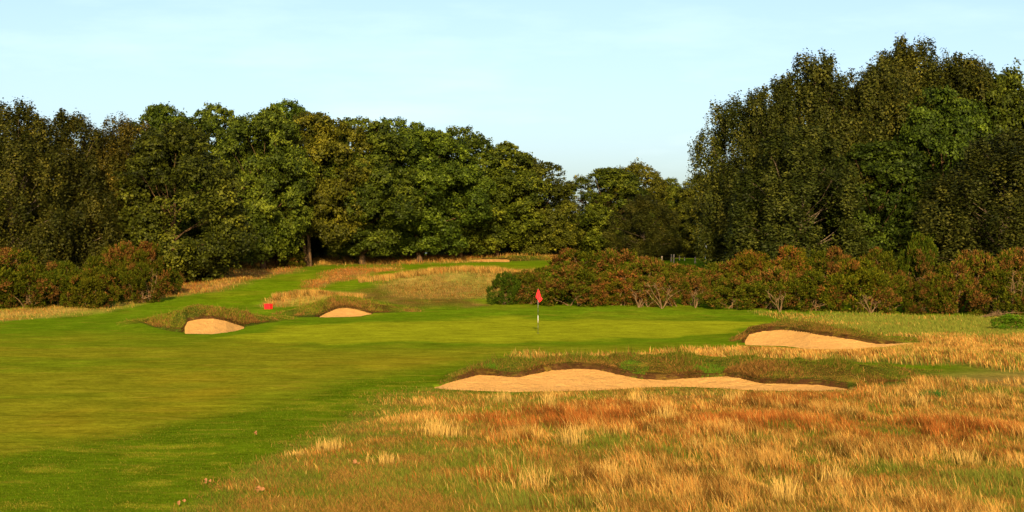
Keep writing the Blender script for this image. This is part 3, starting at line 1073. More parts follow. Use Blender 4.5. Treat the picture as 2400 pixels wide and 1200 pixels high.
def make_tree(kind, seed, H, R, bottom, nl, nleaf, leaf, palette, mleaf, mbark, zs=0.8, droop=0.0, lean=(0, 0), trunks=1, trunk_r=0.22):
    """one tree around the origin: trunk mesh with limbs, crown mesh of leaves"""
    g = np.random.default_rng(seed)
    rnd = random.Random(seed)
    # lobes of the crown: golden-angle stations up the envelope, with jitter
    k = np.arange(nl)
    t = (k + 0.5) / nl
    t = np.clip(t + g.normal(0, 0.04, nl), 0.0, 1)
    if kind == 'birch':
        prof = np.clip((t / 0.12), 0.5, 1) ** 0.5 * np.clip(1 - np.clip((t - 0.30) / 0.74, 0, 1) ** 2.7, 0.03, 1) ** 0.6
    else:
        prof = np.clip((t / 0.22), 0.35, 1) ** 0.5 * np.clip(1 - np.clip((t - 0.30) / 0.74, 0, 1) ** 2.6, 0.02, 1) ** 0.55
    ang = k * 2.39996 + g.normal(0, 0.35, nl)
    asym = 1 + 0.16 * np.sin(ang * 2 + seed) + 0.12 * np.sin(ang * 3 + 2 * seed)
    rad = R * prof * asym * np.where(g.uniform(0, 1, nl) < 0.85, g.uniform(0.74, 1.05, nl), g.uniform(0.1, 0.6, nl))
    lr = R * (g.uniform(0.15, 0.30, nl) if kind == 'birch' else g.uniform(0.19, 0.38, nl)) * (1.0 - 0.30 * t)
    zc = H * bottom + (H * (1 - bottom) - lr * zs * 1.05) * t
    rad = np.maximum(rad - lr * 0.5, 0.02)
    LC = np.stack([np.cos(ang) * rad + lean[0] * t * H, np.sin(ang) * rad + lean[1] * t * H, zc], -1)
    ltone = g.uniform(0, 1, nl)
    # leaves
    wts = lr ** 2
    li = g.choice(nl, nleaf, p=wts / wts.sum())
    out = LC[li] - np.array([0, 0, 0]) - np.stack([lean[0] * t[li] * H, lean[1] * t[li] * H, zc[li] - 0.25 * R], -1)
    out = unit(out)
    dr_ = unit(g.normal(0, 1, (nleaf, 3)) + out * 0.65 + np.array([0, 0, 0.25]))
    # sub-clusters inside every lobe give it sprigs and gaps
    ns = 26
    sub = unit(g.normal(0, 1, (nl, ns, 3)) + 0.15)
    sub = unit(sub + unit(LC - np.array([0, 0, H * 0.45]))[:, None, :] * 0.5)
    sr = g.uniform(0.62, 1.12, (nl, ns)) + (g.uniform(0, 1, (nl, ns)) < 0.10) * g.uniform(0.15, 0.42, (nl, ns))
    si = g.integers(0, ns, nleaf)
    scen = sub[li, si] * sr[li, si][:, None]
    loc = scen + g.normal(0, 1, (nleaf, 3)) * 0.14
    inner = g.uniform(0, 1, nleaf) < 0.04
    loc[inner] = dr_[inner] * g.uniform(0.2, 0.7, (inner.sum(), 1))
    off = loc * lr[li][:, None] * np.array([1, 1, zs])
    P = LC[li] + off
    if droop > 0:
        hang = g.uniform(0, 1, nleaf) ** 1.5 * droop * lr[li] * 1.2
        P[:, 2] -= hang
    P[:, 2] = np.maximum(P[:, 2], 0.15 + 0.25 * g.uniform(0, 1, nleaf))
    N = unit(unit(off) * 0.85 + g.normal(0, 0.55, (nleaf, 3)) + np.array([0, 0, 0.22]))
    stone = g.uniform(0, 1, (nl, ns))
    tone = 0.34 * ltone[li] + 0.42 * stone[li, si] + 0.24 * g.uniform(0, 1, nleaf)
    pal = np.array(palette)
    c = np.empty((nleaf, 3))
    for ch in range(3):
        c[:, ch] = np.interp(tone, np.linspace(0.1, 0.9, len(pal)), pal[:, ch])
    c *= g.uniform(0.6, 1.5, (nleaf, 1))
    size = leaf * g.uniform(0.6, 1.35, nleaf)
    V, f, cc = leaf_quads(P, N, size, c)
    crown = mesh_np("crown", V, f, 4, cc)
    crown.materials.append(mleaf)
    # trunk and limbs
    mb = MB()
    for q in range(trunks):
        a0 = 2.1 * q + seed
        off0 = Vector((math.cos(a0), math.sin(a0) * 0.5, 0)) * (0.0 if trunks == 1 else 0.75 + 0.2 * q)
        sway = Vector((rnd.uniform(-1, 1), rnd.uniform(-1, 1), 0)) * 0.07 * R
        pts, rr = [], []
        for i in range(9):
            s = i / 8
            pts.append(off0 * (1 + 1.6 * s) + sway * math.sin(s * 4 + q) + Vector((lean[0] * s * H, lean[1] * s * H, -0.15 + s * H * 0.72)))
            rr.append(trunk_r * (1 - 0.86 * s) * (1.35 if i == 0 else 1.0))
        mb.tube(pts, rr, 9)
        # limbs run from the trunk to the lobes
        order = list(range(q, nl, trunks))
        for j in order:
            if rnd.random() < 0.68:
                continue
            tip = Vector(LC[j])
            s0 = max(0.10, min(0.95, (tip.z / H) * rnd.uniform(0.65, 1.0)))
            fi = s0 * 8
            i0 = min(7, int(fi))
            st = pts[i0].lerp(pts[i0 + 1], fi - i0)
            mid = st.lerp(tip, 0.5) + Vector((rnd.uniform(-.3, .3), rnd.uniform(-.3, .3), rnd.uniform(-0.2, 0.35)))
            r0 = trunk_r * (1 - 0.8 * s0) * 0.42
            mb.tube([st, st.lerp(mid, 0.55) + Vector((0, 0, .1)), mid, mid.lerp(tip, 0.6) + Vector((rnd.uniform(-.15, .15), 0, 0.1)), tip], [r0, r0 * 0.8, r0 * 0.6, r0 * 0.4, r0 * 0.15], 5, cap=False)
            for _ in range(2):
                e = tip + Vector((rnd.uniform(-1, 1), rnd.uniform(-1, 1), rnd.uniform(-0.4, 1))) * float(lr[j]) * 0.6
                mb.tube([mid.lerp(tip, 0.7), tip.lerp(e, 0.4), e], [r0 * 0.3, r0 * 0.2, r0 * 0.06], 4, cap=False)
    tr = mb.mesh("trunk")
    tr.materials.append(mbark)
    return dict(trunk=tr, crown=crown, H=H, R=R)


OAKP = [(0.010, 0.014, 0.001), (0.026, 0.032, 0.002), (0.054, 0.061, 0.004), (0.112, 0.112, 0.008)]
OAKG = [(0.008, 0.015, 0.001), (0.022, 0.034, 0.002), (0.046, 0.063, 0.004), (0.094, 0.114, 0.008)]
BRCP = [(0.009, 0.013, 0.001), (0.020, 0.025, 0.002), (0.040, 0.043, 0.005), (0.086, 0.080, 0.010)]

NLF = 84000
PROTO = {
    'oak': [make_tree('oak', 11, 13, 5.0, 0.06, 88, NLF, 0.112, OAKP, M_LEAF, M_BARK),
            make_tree('oak', 12, 13, 4.6, 0.10, 92, NLF, 0.110, OAKG, M_LEAF, M_BARK),
            make_tree('oak', 13, 13, 5.2, 0.08, 86, NLF, 0.112, OAKG, M_LEAF, M_BARK),
            make_tree('oak', 14, 13, 4.8, 0.05, 94, NLF, 0.110, OAKP, M_LEAF, M_BARK)],
    'tall': [make_tree('oak', 21, 13, 4.8, 0.24, 80, NLF - 12000, 0.112, OAKP, M_LEAF, M_BARK, trunks=2, trunk_r=0.20),
             make_tree('oak', 22, 13, 4.6, 0.15, 88, NLF - 12000, 0.110, OAKG, M_LEAF, M_BARK, trunks=1, trunk_r=0.24)],
    'open': [make_tree('oak', 31, 12, 4.4, 0.08, 34, 16000, 0.110, OAKP, M_LEAF, M_BARK, trunks=2, trunk_r=0.2)],
    'birch': [make_tree('birch', 41, 15, 4.0, 0.06, 130, NLF, 0.092, BRCP, M_BIRCH, M_BBARK, zs=1.5, droop=0.9, trunk_r=0.17),
              make_tree('birch', 42, 15, 4.2, 0.05, 134, NLF, 0.092, BRCP, M_BIRCH, M_BBARK, zs=1.4, droop=0.8, trunk_r=0.18),
              make_tree('birch', 43, 15, 4.4, 0.08, 124, NLF, 0.090, BRCP, M_BIRCH, M_BBARK, zs=1.6, droop=1.1, lean=(-0.10, 0), trunk_r=0.16)],
}


def place_tree(kind, vi, px, d, top, hw, label, rz, group=None, tintc=None, cat="tree", name=None):
    pr = PROTO[kind][vi % len(PROTO[kind])]
    loc = at(px, d)
    h = CZ + (HZ - top) * d / F - loc.z
    r = hw * d / F
    nm = name or ('birch_tree' if kind == 'birch' else 'oak_tree')
    root = empty(nm, loc, rz)
    sx = r / pr['R'] * 0.98
    root.scale = (sx, sx, h / pr['H'])
    for part in ('trunk', 'crown'):
        o = bpy.data.objects.new(part, pr[part])
        COL.objects.link(o)
        o.parent = root
        if tintc:
            o.color = (*tintc, 1)
    tag(root, label, cat, group)
    return root


LW, MW, RW = "trees of the left wood", "trees closing the gap in the middle", "trees of the right-hand wood"
TREES = [
    # kind, variant, column, distance, top row, half width, label, turn, group, tint
    ('birch', 0, 30, 133, 232, 105, "feathery olive birch at the far left end of the wood", 0.3, LW, (0.9, 0.85, 0.8)),
    ('birch', 1, 150, 137, 254, 95, "olive birch second from the left, above the left gorse", 1.7, LW, (0.9, 0.85, 0.8)),
    ('birch', 2, 262, 142, 263, 95, "brownish birch behind the tallest gorse of the left bank", 2.5, LW, (1.15, 0.9, 0.8)),
    ('oak', 0, 410, 139, 285, 120, "dark broad oak standing forward of the wood, crown down to the grass", 0.9, LW, (0.75, 0.8, 0.8)),
    ('oak', 1, 375, 160, 243, 75, "oak whose pointed dark top rises behind the forward dark oak", 2.2, LW, (0.8, 0.9, 0.8)),
    ('tall', 1, 490, 164, 247, 85, "green oak behind and right of the forward dark oak", 4.2, LW, (0.95, 1.0, 0.9)),
    ('tall', 1, 618, 160, 252, 90, "bright-lobed oak right of the black gap beside the forward oak", 5.1, LW, None),
    ('tall', 1, 690, 178, 236, 85, "tall oak at the highest point of the left wood", 1.1, LW, (0.8, 0.95, 0.8)),
    ('tall', 0, 735, 166, 262, 95, "oak whose bare trunk shows below its raised crown, beside deep shade", 0.4, LW, (1.1, 1.0, 0.9)),
    ('tall', 1, 850, 170, 279, 105, "round olive oak just right of the oak with the bare trunk", 2.6, LW, None),
    ('tall', 1, 925, 178, 280, 90, "green oak with a domed top behind the olive oak", 3.3, LW, (0.95, 1.05, 0.9)),
    ('tall', 1, 985, 175, 305, 95, "oak left of the far bunker with shade under its raised crown", 3.7, LW, (0.9, 1.0, 0.9)),
    ('tall', 1, 1075, 182, 297, 90, "oak with a leafy shoulder directly above the far bunker's left end", 0.2, LW, None),
    ('tall', 1, 1165, 183, 335, 90, "oak with low spreading limbs above the far bunker", 4.9, LW, (1.08, 1.0, 0.9)),
    ('oak', 0, 1240, 186, 366, 80, "last rounded oak where the left wood slopes to the gap", 2.0, LW, None),
    ('open', 0, 1355, 194, 412, 62, "thin-crowned oak with bare crooked branches and sky showing through", 0.5, MW, (1.1, 1.0, 0.95)),
    ('oak', 1, 1425, 190, 392, 75, "oak left of the middle group's highest top", 1.9, MW, (1.05, 1.0, 0.9)),
    ('oak', 3, 1492, 194, 380, 68, "highest tree of the middle group, broken flat top", 3.6, MW, (1.1, 1.0, 0.9)),
    ('birch', 0, 1508, 178, 455, 55, "slim dark birch with pale stems before the middle group", 1.2, MW, (0.9, 0.9, 0.9)),
    ('oak', 2, 1556, 197, 418, 58, "small oak at the low right end of the middle group", 5.0, MW, (1.05, 1.0, 0.9)),
    ('oak', 0, 1650, 192, 408, 62, "green oak in the gap, left of the right-hand birches", 2.9, MW, None),
    ('oak', 3, 1700, 186, 385, 62, "oak half hidden behind the leaning birch", 4.4, MW, (1.1, 0.98, 0.9)),
    ('birch', 2, 1768, 141, 212, 84, "leaning birch with feathery drooping left side at the wood's edge", 0.0, RW, (0.85, 0.95, 0.95)),
    ('birch', 1, 1835, 138, 175, 80, "birch second from the left edge of the right-hand wood", 2.1, RW, (0.85, 0.9, 0.9)),
    ('birch', 0, 1915, 140, 120, 95, "birch with a sharp peak left of the tallest top", 4.0, RW, (0.85, 0.9, 0.9)),
    ('birch', 1, 1880, 131, 290, 105, "low drooping birch before the right-hand wood, behind the middle gorse", 5.5, RW, (0.75, 0.88, 0.9)),
    ('birch', 2, 2030, 141, 128, 95, "birch just left of the tallest tree on the right", 3.0, RW, (0.9, 0.9, 0.9)),
    ('birch', 0, 2135, 145, 84, 95, "tallest tree on the right, small round tuft at its top", 1.0, RW, (0.95, 0.95, 0.9)),
    ('oak', 1, 2060, 134, 330, 100, "darker low oak between the drooping birches, over the gorse", 1.4, RW, (0.55, 0.65, 0.65)),
    ('birch', 1, 2250, 143, 122, 90, "birch with a thin see-through top right of the tallest tree", 0.7, RW, (0.95, 0.95, 0.9)),
    ('oak', 2, 2210, 137, 210, 100, "dark oak below the tallest tree's right shoulder", 3.9, RW, (0.60, 0.72, 0.65)),
    ('oak', 3, 2370, 142, 160, 100, "dark oak cut by the right edge of the picture", 2.4, RW, (0.60, 0.72, 0.65)),
    ('birch', 2, 2310, 129, 300, 130, "wide low birch with pale forked stems above the right-hand gorse", 2.7, RW, (0.75, 0.8, 0.8)),
    ('birch', 2, 1968, 144, 152, 85, "birch filling the dip between the sharp-peaked birch and its right neighbour", 5.2, RW, (0.85, 0.9, 0.9)),
    ('birch', 1, 2082, 146, 116, 80, "birch whose rounded top touches the tallest tree on its left side", 0.2, RW, (0.9, 0.95, 0.9)),
    ('birch', 2, 2196, 147, 116, 80, "birch whose rounded top touches the tallest tree on its right side", 1.9, RW, (0.9, 0.95, 0.9)),
    ('birch', 1, 2312, 146, 146, 80, "birch at the back between the see-through top and the oak at the right edge", 3.4, RW, (0.85, 0.9, 0.9)),
    ('oak', 0, 2480, 139, 170, 100, "oak mostly outside the picture at the right", 1.1, RW, (0.6, 0.7, 0.65)),
    ('birch', 0, -90, 136, 240, 95, "birch mostly outside the picture at the left", 1.1, LW, (0.9, 0.85, 0.8)),
]
for (kind, vi, px, d, top, hw, lb, rz, gp, tn) in TREES:
    place_tree(kind, vi, px, d, top, hw * (1.62 if gp == RW else 1.38), lb, rz, gp, tn)

# the shaded inside of the woods: one mass of leaves and thin stems behind the front trees


def wood_mass(name, pts, n, label, leaf=0.26, stems=60):
    """pts: (column, distance, bottom row of mass, top row, thickness)"""
    t = np.array(pts, float)
    p = rng.uniform(t[0, 0], t[-1, 0], n)
    d0 = np.interp(p, t[:, 0], t[:, 1])
    top = np.interp(p, t[:, 0], t[:, 2])
    th = np.interp(p, t[:, 0], t[:, 3])
    d = d0 + rng.uniform(0, 1, n) * th
    x = (p - W2) * d / F
    z0 = ground_z(x, d)
    zt = CZ + (HZ - top) * d / F
    zt = z0 + (zt - z0) * (0.70 + 0.5 * (fbm(x / 3.0, d / 3.0, 99) - 0.2))
    z = z0 + (zt - z0) * rng.uniform(0, 1, n) ** 1.35
    P = np.stack([x, d, z], -1)
    N = unit(rng.normal(0, 1, (n, 3)) + np.array([0, -0.4, 0.3]))
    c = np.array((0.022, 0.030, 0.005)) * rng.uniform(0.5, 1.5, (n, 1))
    V, f, cc = leaf_quads(P, N, leaf * rng.uniform(0.6, 1.4, n), c)
    o = link_mesh(name, mesh_np(name, V, f, 4, cc), M_LEAF)
    tag(o, label, kind='stuff')
    return o


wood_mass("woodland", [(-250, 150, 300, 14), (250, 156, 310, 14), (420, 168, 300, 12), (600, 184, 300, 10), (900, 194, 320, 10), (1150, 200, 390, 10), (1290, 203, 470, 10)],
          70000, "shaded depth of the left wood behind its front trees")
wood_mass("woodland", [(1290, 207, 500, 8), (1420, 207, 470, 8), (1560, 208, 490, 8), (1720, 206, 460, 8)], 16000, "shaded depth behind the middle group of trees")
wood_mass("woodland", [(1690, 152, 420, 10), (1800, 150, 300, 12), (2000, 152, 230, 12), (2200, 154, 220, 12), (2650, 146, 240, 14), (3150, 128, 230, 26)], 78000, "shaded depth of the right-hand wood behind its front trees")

# ------------------------------------------------------------------ gorse


def make_gorse(seed, H, R, nl, n, rusty):
    g = np.random.default_rng(seed)
    rnd = random.Random(seed)
    k = np.arange(nl)
    t = np.clip((k + 0.5) / nl + g.normal(0, 0.05, nl), 0, 1)
    prof = np.sqrt(np.clip(1 - (np.clip(t - 0.25, 0, 1) / 0.78) ** 2, 0.02, 1)) * np.clip(0.80 + t, 0, 1)
    ang = k * 2.39996 + g.normal(0, 0.4, nl)
    lr = R * g.uniform(0.15, 0.32, nl)
    rad = np.maximum(R * prof * np.where(g.uniform(0, 1, nl) < 0.75, g.uniform(0.75, 1.05, nl), g.uniform(0.1, 0.6, nl)) - lr * 0.5, 0.05)
    LC = np.stack([np.cos(ang) * rad, np.sin(ang) * rad, H * (0.10 + 0.78 * t)], -1)
    lrust = np.clip(g.normal(rusty - 0.05, 0.28, nl), 0, 1)
    li = g.choice(nl, n, p=lr ** 2 / (lr ** 2).sum())
    ns = 18
    sub = unit(g.normal(0, 1, (nl, ns, 3)) + unit(LC - np.array([0, 0, H * 0.3]))[:, None, :] * 0.7 + np.array([0, 0, 0.25]))
    sr = g.uniform(0.6, 1.1, (nl, ns)) + (g.uniform(0, 1, (nl, ns)) < 0.08) * 0.25
    si = g.integers(0, ns, n)
    loc = sub[li, si] * sr[li, si][:, None] + g.normal(0, 1, (n, 3)) * 0.15
    off = loc * lr[li][:, None] * np.array([1, 1, 0.85])
    P = LC[li] + off
    P[:, 2] = np.maximum(P[:, 2], 0.03 + 0.12 * g.uniform(0, 1, n))
    dirv = unit(unit(off) * 0.9 + g.normal(0, 0.5, (n, 3)) + np.array([0, 0, 0.35]))
    ln = g.uniform(0.10, 0.24, n)[:, None]
    sd = unit(np.cross(dirv, g.normal(0, 1, (n, 3)))) * g.uniform(0.022, 0.045, n)[:, None]
    V = np.stack([P - sd, P + sd * 0.6 + dirv * ln * 0.3, P + dirv * ln, P - sd * 1.3 + dirv * ln * 0.55], 1).reshape(-1, 3)
    f = np.arange(n * 4).reshape(n, 4)
    srust = g.uniform(0, 1, (nl, ns))
    isr = (0.5 * lrust[li] + 0.5 * srust[li, si]) > g.uniform(0.42, 0.72, n)
    gr = np.array((0.052, 0.056, 0.004)) * g.uniform(0.5, 1.5, (n, 1))
    dg = np.array((0.022, 0.034, 0.003)) * g.uniform(0.5, 1.5, (n, 1))
    gr = np.where(g.uniform(0, 1, (n, 1)) < 0.35, dg, gr)
    ru = np.array((0.092, 0.045, 0.011)) * g.uniform(0.3, 1.6, (n, 1))
    c = np.where(isr[:, None], ru, gr)
    fol = mesh_np("foliage", V, f, 4, np.repeat(c, 4, axis=0))
    fol.materials.append(M_GORSE)
    stems = []
    for s_ in range(2):
        mb = MB()
        for q in range(3):
            a = rnd.uniform(0, 6.28)
            r0 = rnd.uniform(0.1, 0.35) * R
            p0 = Vector((math.cos(a) * r0, math.sin(a) * r0, -0.05))
            j = rnd.randrange(nl)
            tip = Vector(LC[j]) * rnd.uniform(0.95, 1.12)
            mid = p0.lerp(tip, 0.5) + Vector((rnd.uniform(-.25, .25), rnd.uniform(-.25, .25), rnd.uniform(-.1, .25)))
            mb.tube([p0, p0.lerp(mid, 0.5) + Vector((rnd.uniform(-.1, .1), 0, .1)), mid, mid.lerp(tip, .6), tip], [0.055, 0.045, 0.035, 0.025, 0.01], 5, cap=False)
            for _ in range(5):
                b = mid.lerp(tip, rnd.uniform(0, 0.9))
                e = b + Vector((rnd.uniform(-1, 1), rnd.uniform(-1, 1), rnd.uniform(-.1, 0.9))) * 0.45 * R * rnd.uniform(0.4, 1)
                mb.tube([b, b.lerp(e, .5) + Vector((rnd.uniform(-.1, .1), rnd.uniform(-.1, .1), .06)), e], [0.022, 0.016, 0.006], 4, cap=False)
        m = mb.mesh("stem")
        m.materials.append(M_STEM)
        stems.append(m)
    return dict(foliage=fol, stems=stems, H=H, R=R)


GP = [make_gorse(101, 3.0, 2.2, 34, 17000, 0.60), make_gorse(102, 3.0, 2.2, 30, 17000, 0.46), make_gorse(103, 3.0, 2.2, 34, 17000, 0.28),
      make_gorse(104, 3.0, 2.2, 32, 17000, 0.12), make_gorse(105, 3.0, 2.2, 20, 9000, 0.62), make_gorse(106, 3.0, 2.2, 40, 18000, 0.52), make_gorse(107, 3.0, 2.2, 26, 15000, 0.38)]


def place_gorse(vi, px, d, top, hw, label, rz, group, tintc=None, name="gorse_bush", cat="gorse bush"):
    pr = GP[vi]
    loc = at(px, d)
    h = CZ + (HZ - top) * d / F - loc.z
    r = hw * d / F
    root = empty(name, loc, rz)
    root.scale = (r / pr['R'] * (0.9 + 0.25 * ((px * 7) % 10) / 10), r / pr['R'], h / pr['H'])
    for nm, me in [('foliage', pr['foliage'])] + [('stem', s) for s in pr['stems']]:
        o = bpy.data.objects.new(nm, me)
        COL.objects.link(o)
        o.parent = root
        if tintc:
            o.color = (*tintc, 1)
    tag(root, label, cat, group)


GR, GL = "gorse bushes of the rusty bank right of the green", "gorse bushes on the left below the wood"
GOR = [
    (3, 1182, 117, 641, 34, "small dark green bush at the left tip of the rusty gorse bank", 0.1, GR, (0.6, 0.9, 0.9)),
    (0, 1250, 117.5, 640, 62, "rust-brown gorse bush directly behind the red flag", 0.9, GR, None),
    (0, 1345, 116, 628, 72, "low rusty gorse bush just right of the red flag, touching the grass", 2.3, GR, None),
    (1, 1345, 126, 592, 75, "gorse bush with a rounded top behind the rusty bushes by the red flag", 1.2, GR, None),
    (1, 1440, 127, 588, 78, "broad gorse bush at the hedge's crest, left of the timber posts", 3.0, GR, None),
    (0, 1440, 116, 640, 66, "rust-red gorse bush left of the bare pale stems", 4.1, GR, (1.1, 0.9, 0.9)),
    (1, 1518, 124, 606, 56, "gorse bush on the crest just below the first timber post", 5.3, GR, None),
    (4, 1510, 115, 648, 46, "thin half-dead gorse with bare pale stems at its foot", 0.4, GR, None),
    (4, 1570, 115.5, 640, 50, "dead gorse showing a fan of bleached branches", 2.0, GR, (0.9, 0.9, 0.9)),
    (0, 1600, 124, 624, 66, "low rusty gorse below the grass strip with the posts", 1.0, GR, None),
    (4, 1630, 116, 640, 46, "gappy rust gorse beside the second group of bare stems", 3.4, GR, None),
    (0, 1690, 123, 619, 66, "rusty gorse under the white flag", 4.4, GR, None),
    (2, 1715, 114, 655, 62, "low green-tipped gorse before the rusty bank, nearest the right bunker's left end", 5.6, GR, None),
    (0, 1770, 122, 597, 62, "rusty gorse right of the white flag", 0.7, GR, (1.1, 0.9, 0.9)),
    (1, 1815, 114, 630, 66, "gorse with a bleached twig fan behind the right bunker's left end", 1.5, GR, None),
    (0, 1850, 120, 588, 60, "orange-brown topped gorse before the low drooping birch", 2.8, GR, (1.15, 0.95, 0.9)),
    (2, 1905, 113, 640, 66, "green gorse behind the right bunker's highest sand", 3.2, GR, None),
    (1, 1945, 120, 590, 66, "gorse with a ragged rust top between the birches", 4.0, GR, None),
    (2, 2010, 112, 612, 76, "big rounded green gorse facing the middle of the right bunker", 5.0, GR, (1.1, 1.05, 0.9)),
    (1, 2060, 118, 592, 60, "gorse at the crest behind the big rounded green one", 0.3, GR, None),
    (2, 2090, 111, 648, 54, "low olive gorse left of the notch in the hedge", 1.8, GR, None),
    (3, 2160, 120, 556, 56, "pale green shrub standing in the notch of the gorse hedge", 2.5, GR, (0.8, 0.95, 0.95)),
    (1, 2165, 110, 660, 46, "dark low gorse in the foot of the notch", 3.3, GR, (0.7, 0.7, 0.7)),
    (0, 2225, 110, 625, 58, "rusty gorse right of the notch", 4.6, GR, None),
    (1, 2285, 112, 594, 66, "tall gorse right of the notch, rust and green together", 5.4, GR, None),
    (2, 2345, 108, 640, 66, "dense green gorse with fallen grey branches at its foot", 0.8, GR, None),
    (1, 2385, 114, 588, 72, "rust-topped gorse at the right edge of the picture", 2.2, GR, None),
    (2, 2440, 108, 630, 60, "gorse cut off by the right edge", 3.9, GR, None),
    # left
    (2, -40, 115, 600, 90, "gorse cut off by the left edge", 1.0, GL, (0.8, 0.8, 0.8)),
    (1, 30, 118, 592, 72, "rust-flecked gorse at the left edge, behind the low green ones", 2.0, GL, (0.8, 0.8, 0.8)),
    (2, 70, 115, 625, 70, "green gorse with a brown dead patch beside the straw strip", 3.0, GL, (0.85, 0.85, 0.85)),
    (2, 150, 116, 618, 66, "rounded green gorse in the middle of the left bank", 4.0, GL, (0.85, 0.9, 0.9)),
    (3, 215, 115, 632, 58, "low dense green gorse at the foot of the left bank", 5.0, GL, (1.1, 1.0, 1.0)),
    (2, 225, 120, 606, 56, "olive gorse behind the low dense green one", 0.6, GL, (0.85, 0.85, 0.85)),
    (1, 290, 124, 573, 62, "tallest gorse of the left bank, rust-streaked", 1.6, GL, (0.85, 0.8, 0.8)),
    (1, 350, 125, 577, 56, "gorse with bare grey twigs at the right of the left bank", 2.6, GL, (0.85, 0.8, 0.8)),
    (2, 330, 119, 620, 52, "low gorse below the one with bare grey twigs", 3.6, GL, (0.8, 0.8, 0.8)),
    (3, 395, 127, 628, 34, "small dark gorse ending the left bank at the heather slope", 4.6, GL, (0.7, 0.8, 0.8)),
    (2, 682, 163, 583, 32, "lone small gorse at the wood's edge left of the bare oak trunk", 0.5, None, (0.9, 0.85, 0.8)),
    (3, 521, 152, 622, 15, "little green sapling alone in the straw before the black shade", 0.5, None, (0.9, 1.0, 0.9)),
    (3, 2366, 90, 738, 40, "low bright green broom bush at the right edge, before the gorse", 0.5, None, (1.3, 2.3, 1.5)),
]
for i_, (vi, px, d, top, hw, lb, rz, gp, tn) in enumerate(GOR):
    vi = {0: (0, 5)[i_ % 2], 1: (1, 6)[i_ % 2]}.get(vi, vi)
    nm, cat = "gorse_bush", "gorse bush"
    if 'sapling' in lb:
        nm, cat = "sapling", "sapling"
    elif 'broom' in lb:
        nm, cat = "broom_bush", "bush"
    elif 'shrub' in lb or 'small dark green bush' in lb:
        nm, cat = "shrub", "shrub"
    place_gorse(vi, px, d, top, hw * 1.08, lb, rz, gp, tn, nm, cat)


# bleached dead branches standing and lying in the gorse
def dead_branch(px, d, h, seed, label, spread=0.6, flat=False):
    rnd = random.Random(seed)
    loc = at(px, d + (0 if flat else 0.5))
    mb = MB()
    for q in range(6):
        a = rnd.uniform(-1, 1)
        tip = Vector((a * spread, rnd.uniform(-.4, .1), h * rnd.uniform(0.6, 1.0)))
        if flat:
            tip = Vector((rnd.uniform(0.5, 1.3) * spread * 1.6, rnd.uniform(-.3, .2), 0.12 + 0.3 * h * rnd.random()))
        mid = tip * 0.5 + Vector((rnd.uniform(-.15, .15), rnd.uniform(-.1, .1), 0.1))
        mb.tube([(0, 0, -0.05), mid * 0.5 + Vector((rnd.uniform(-.08, .08), 0, 0)), mid, mid.lerp(tip, .5) + Vector((rnd.uniform(-.1, .1), 0, .04)), tip], [0.024, 0.021, 0.017, 0.012, 0.005], 6, cap=False)
        for _ in range(4):
            b = mid.lerp(tip, rnd.uniform(0, .85))
            e = b + Vector((rnd.uniform(-1, 1), rnd.uniform(-.3, .3), rnd.uniform(0.0, .8))) * 0.4
            mb.tube([b, b.lerp(e, .5) + Vector((0, 0, .05)), e], [0.016, 0.011, 0.004], 4, cap=False)
    root = mb.build("dead_branch", M_STEM)
    root.location = loc
    tag(root, label, "dead branch", "bleached branches in the gorse")


dead_branch(1497, 114.0, 1.3, 1, "bare upright branch left of the bleached fan in the gorse", 0.6)
dead_branch(1552, 113.2, 1.8, 2, "tall bleached branch fan in the gap of the gorse, right of the flag", 1.2)
dead_branch(1630, 114.0, 1.2, 3, "short pale stems in the second dark gap of the gorse", 0.35)
dead_branch(1828, 111.2, 1.5, 14, "twiggy bleached fan in the gorse behind the right bunker", 1.1)
dead_branch(2040, 109.6, 1.2, 25, "small pale twigs at the foot of the big green gorse", 0.8)
dead_branch(2285, 105.6, 0.9, 6, "fallen grey branches on the grass under the right-hand gorse", 1.5, True)
dead_branch(2372, 106.3, 2.9, 17, "long bare forked stem near the right edge of the gorse", 1.0)
dead_branch(352, 118.6, 3.0, 28, "grey forked twig standing out of the left gorse bank", 0.7)

# ------------------------------------------------------------------ flagsticks
M_WHITE = paint_mat("white_paint", (0.60, 0.60, 0.58), 0.4, 0.06)
M_GREY = paint_mat("grey_paint", (0.26, 0.26, 0.27), 0.4, 0.08)
M_BLACK = paint_mat("black_paint", (0.02, 0.02, 0.022), 0.4, 0.2)
M_RED = paint_mat("red_cloth", (0.62, 0.008, 0.014), 0.7, 0.08)
M_REDP = paint_mat("red_paint", (0.60, 0.008, 0.010), 0.4, 0.08)
M_WCL = paint_mat("white_cloth", (0.80, 0.80, 0.78), 0.8, 0.05)
M_POST = bark_mat("weathered_timber", (0.15, 0.115, 0.08), (0.34, 0.28, 0.20), 10)
M_HOLE = paint_mat("cup_liner", (0.05, 0.05, 0.045), 0.8, 0.1)


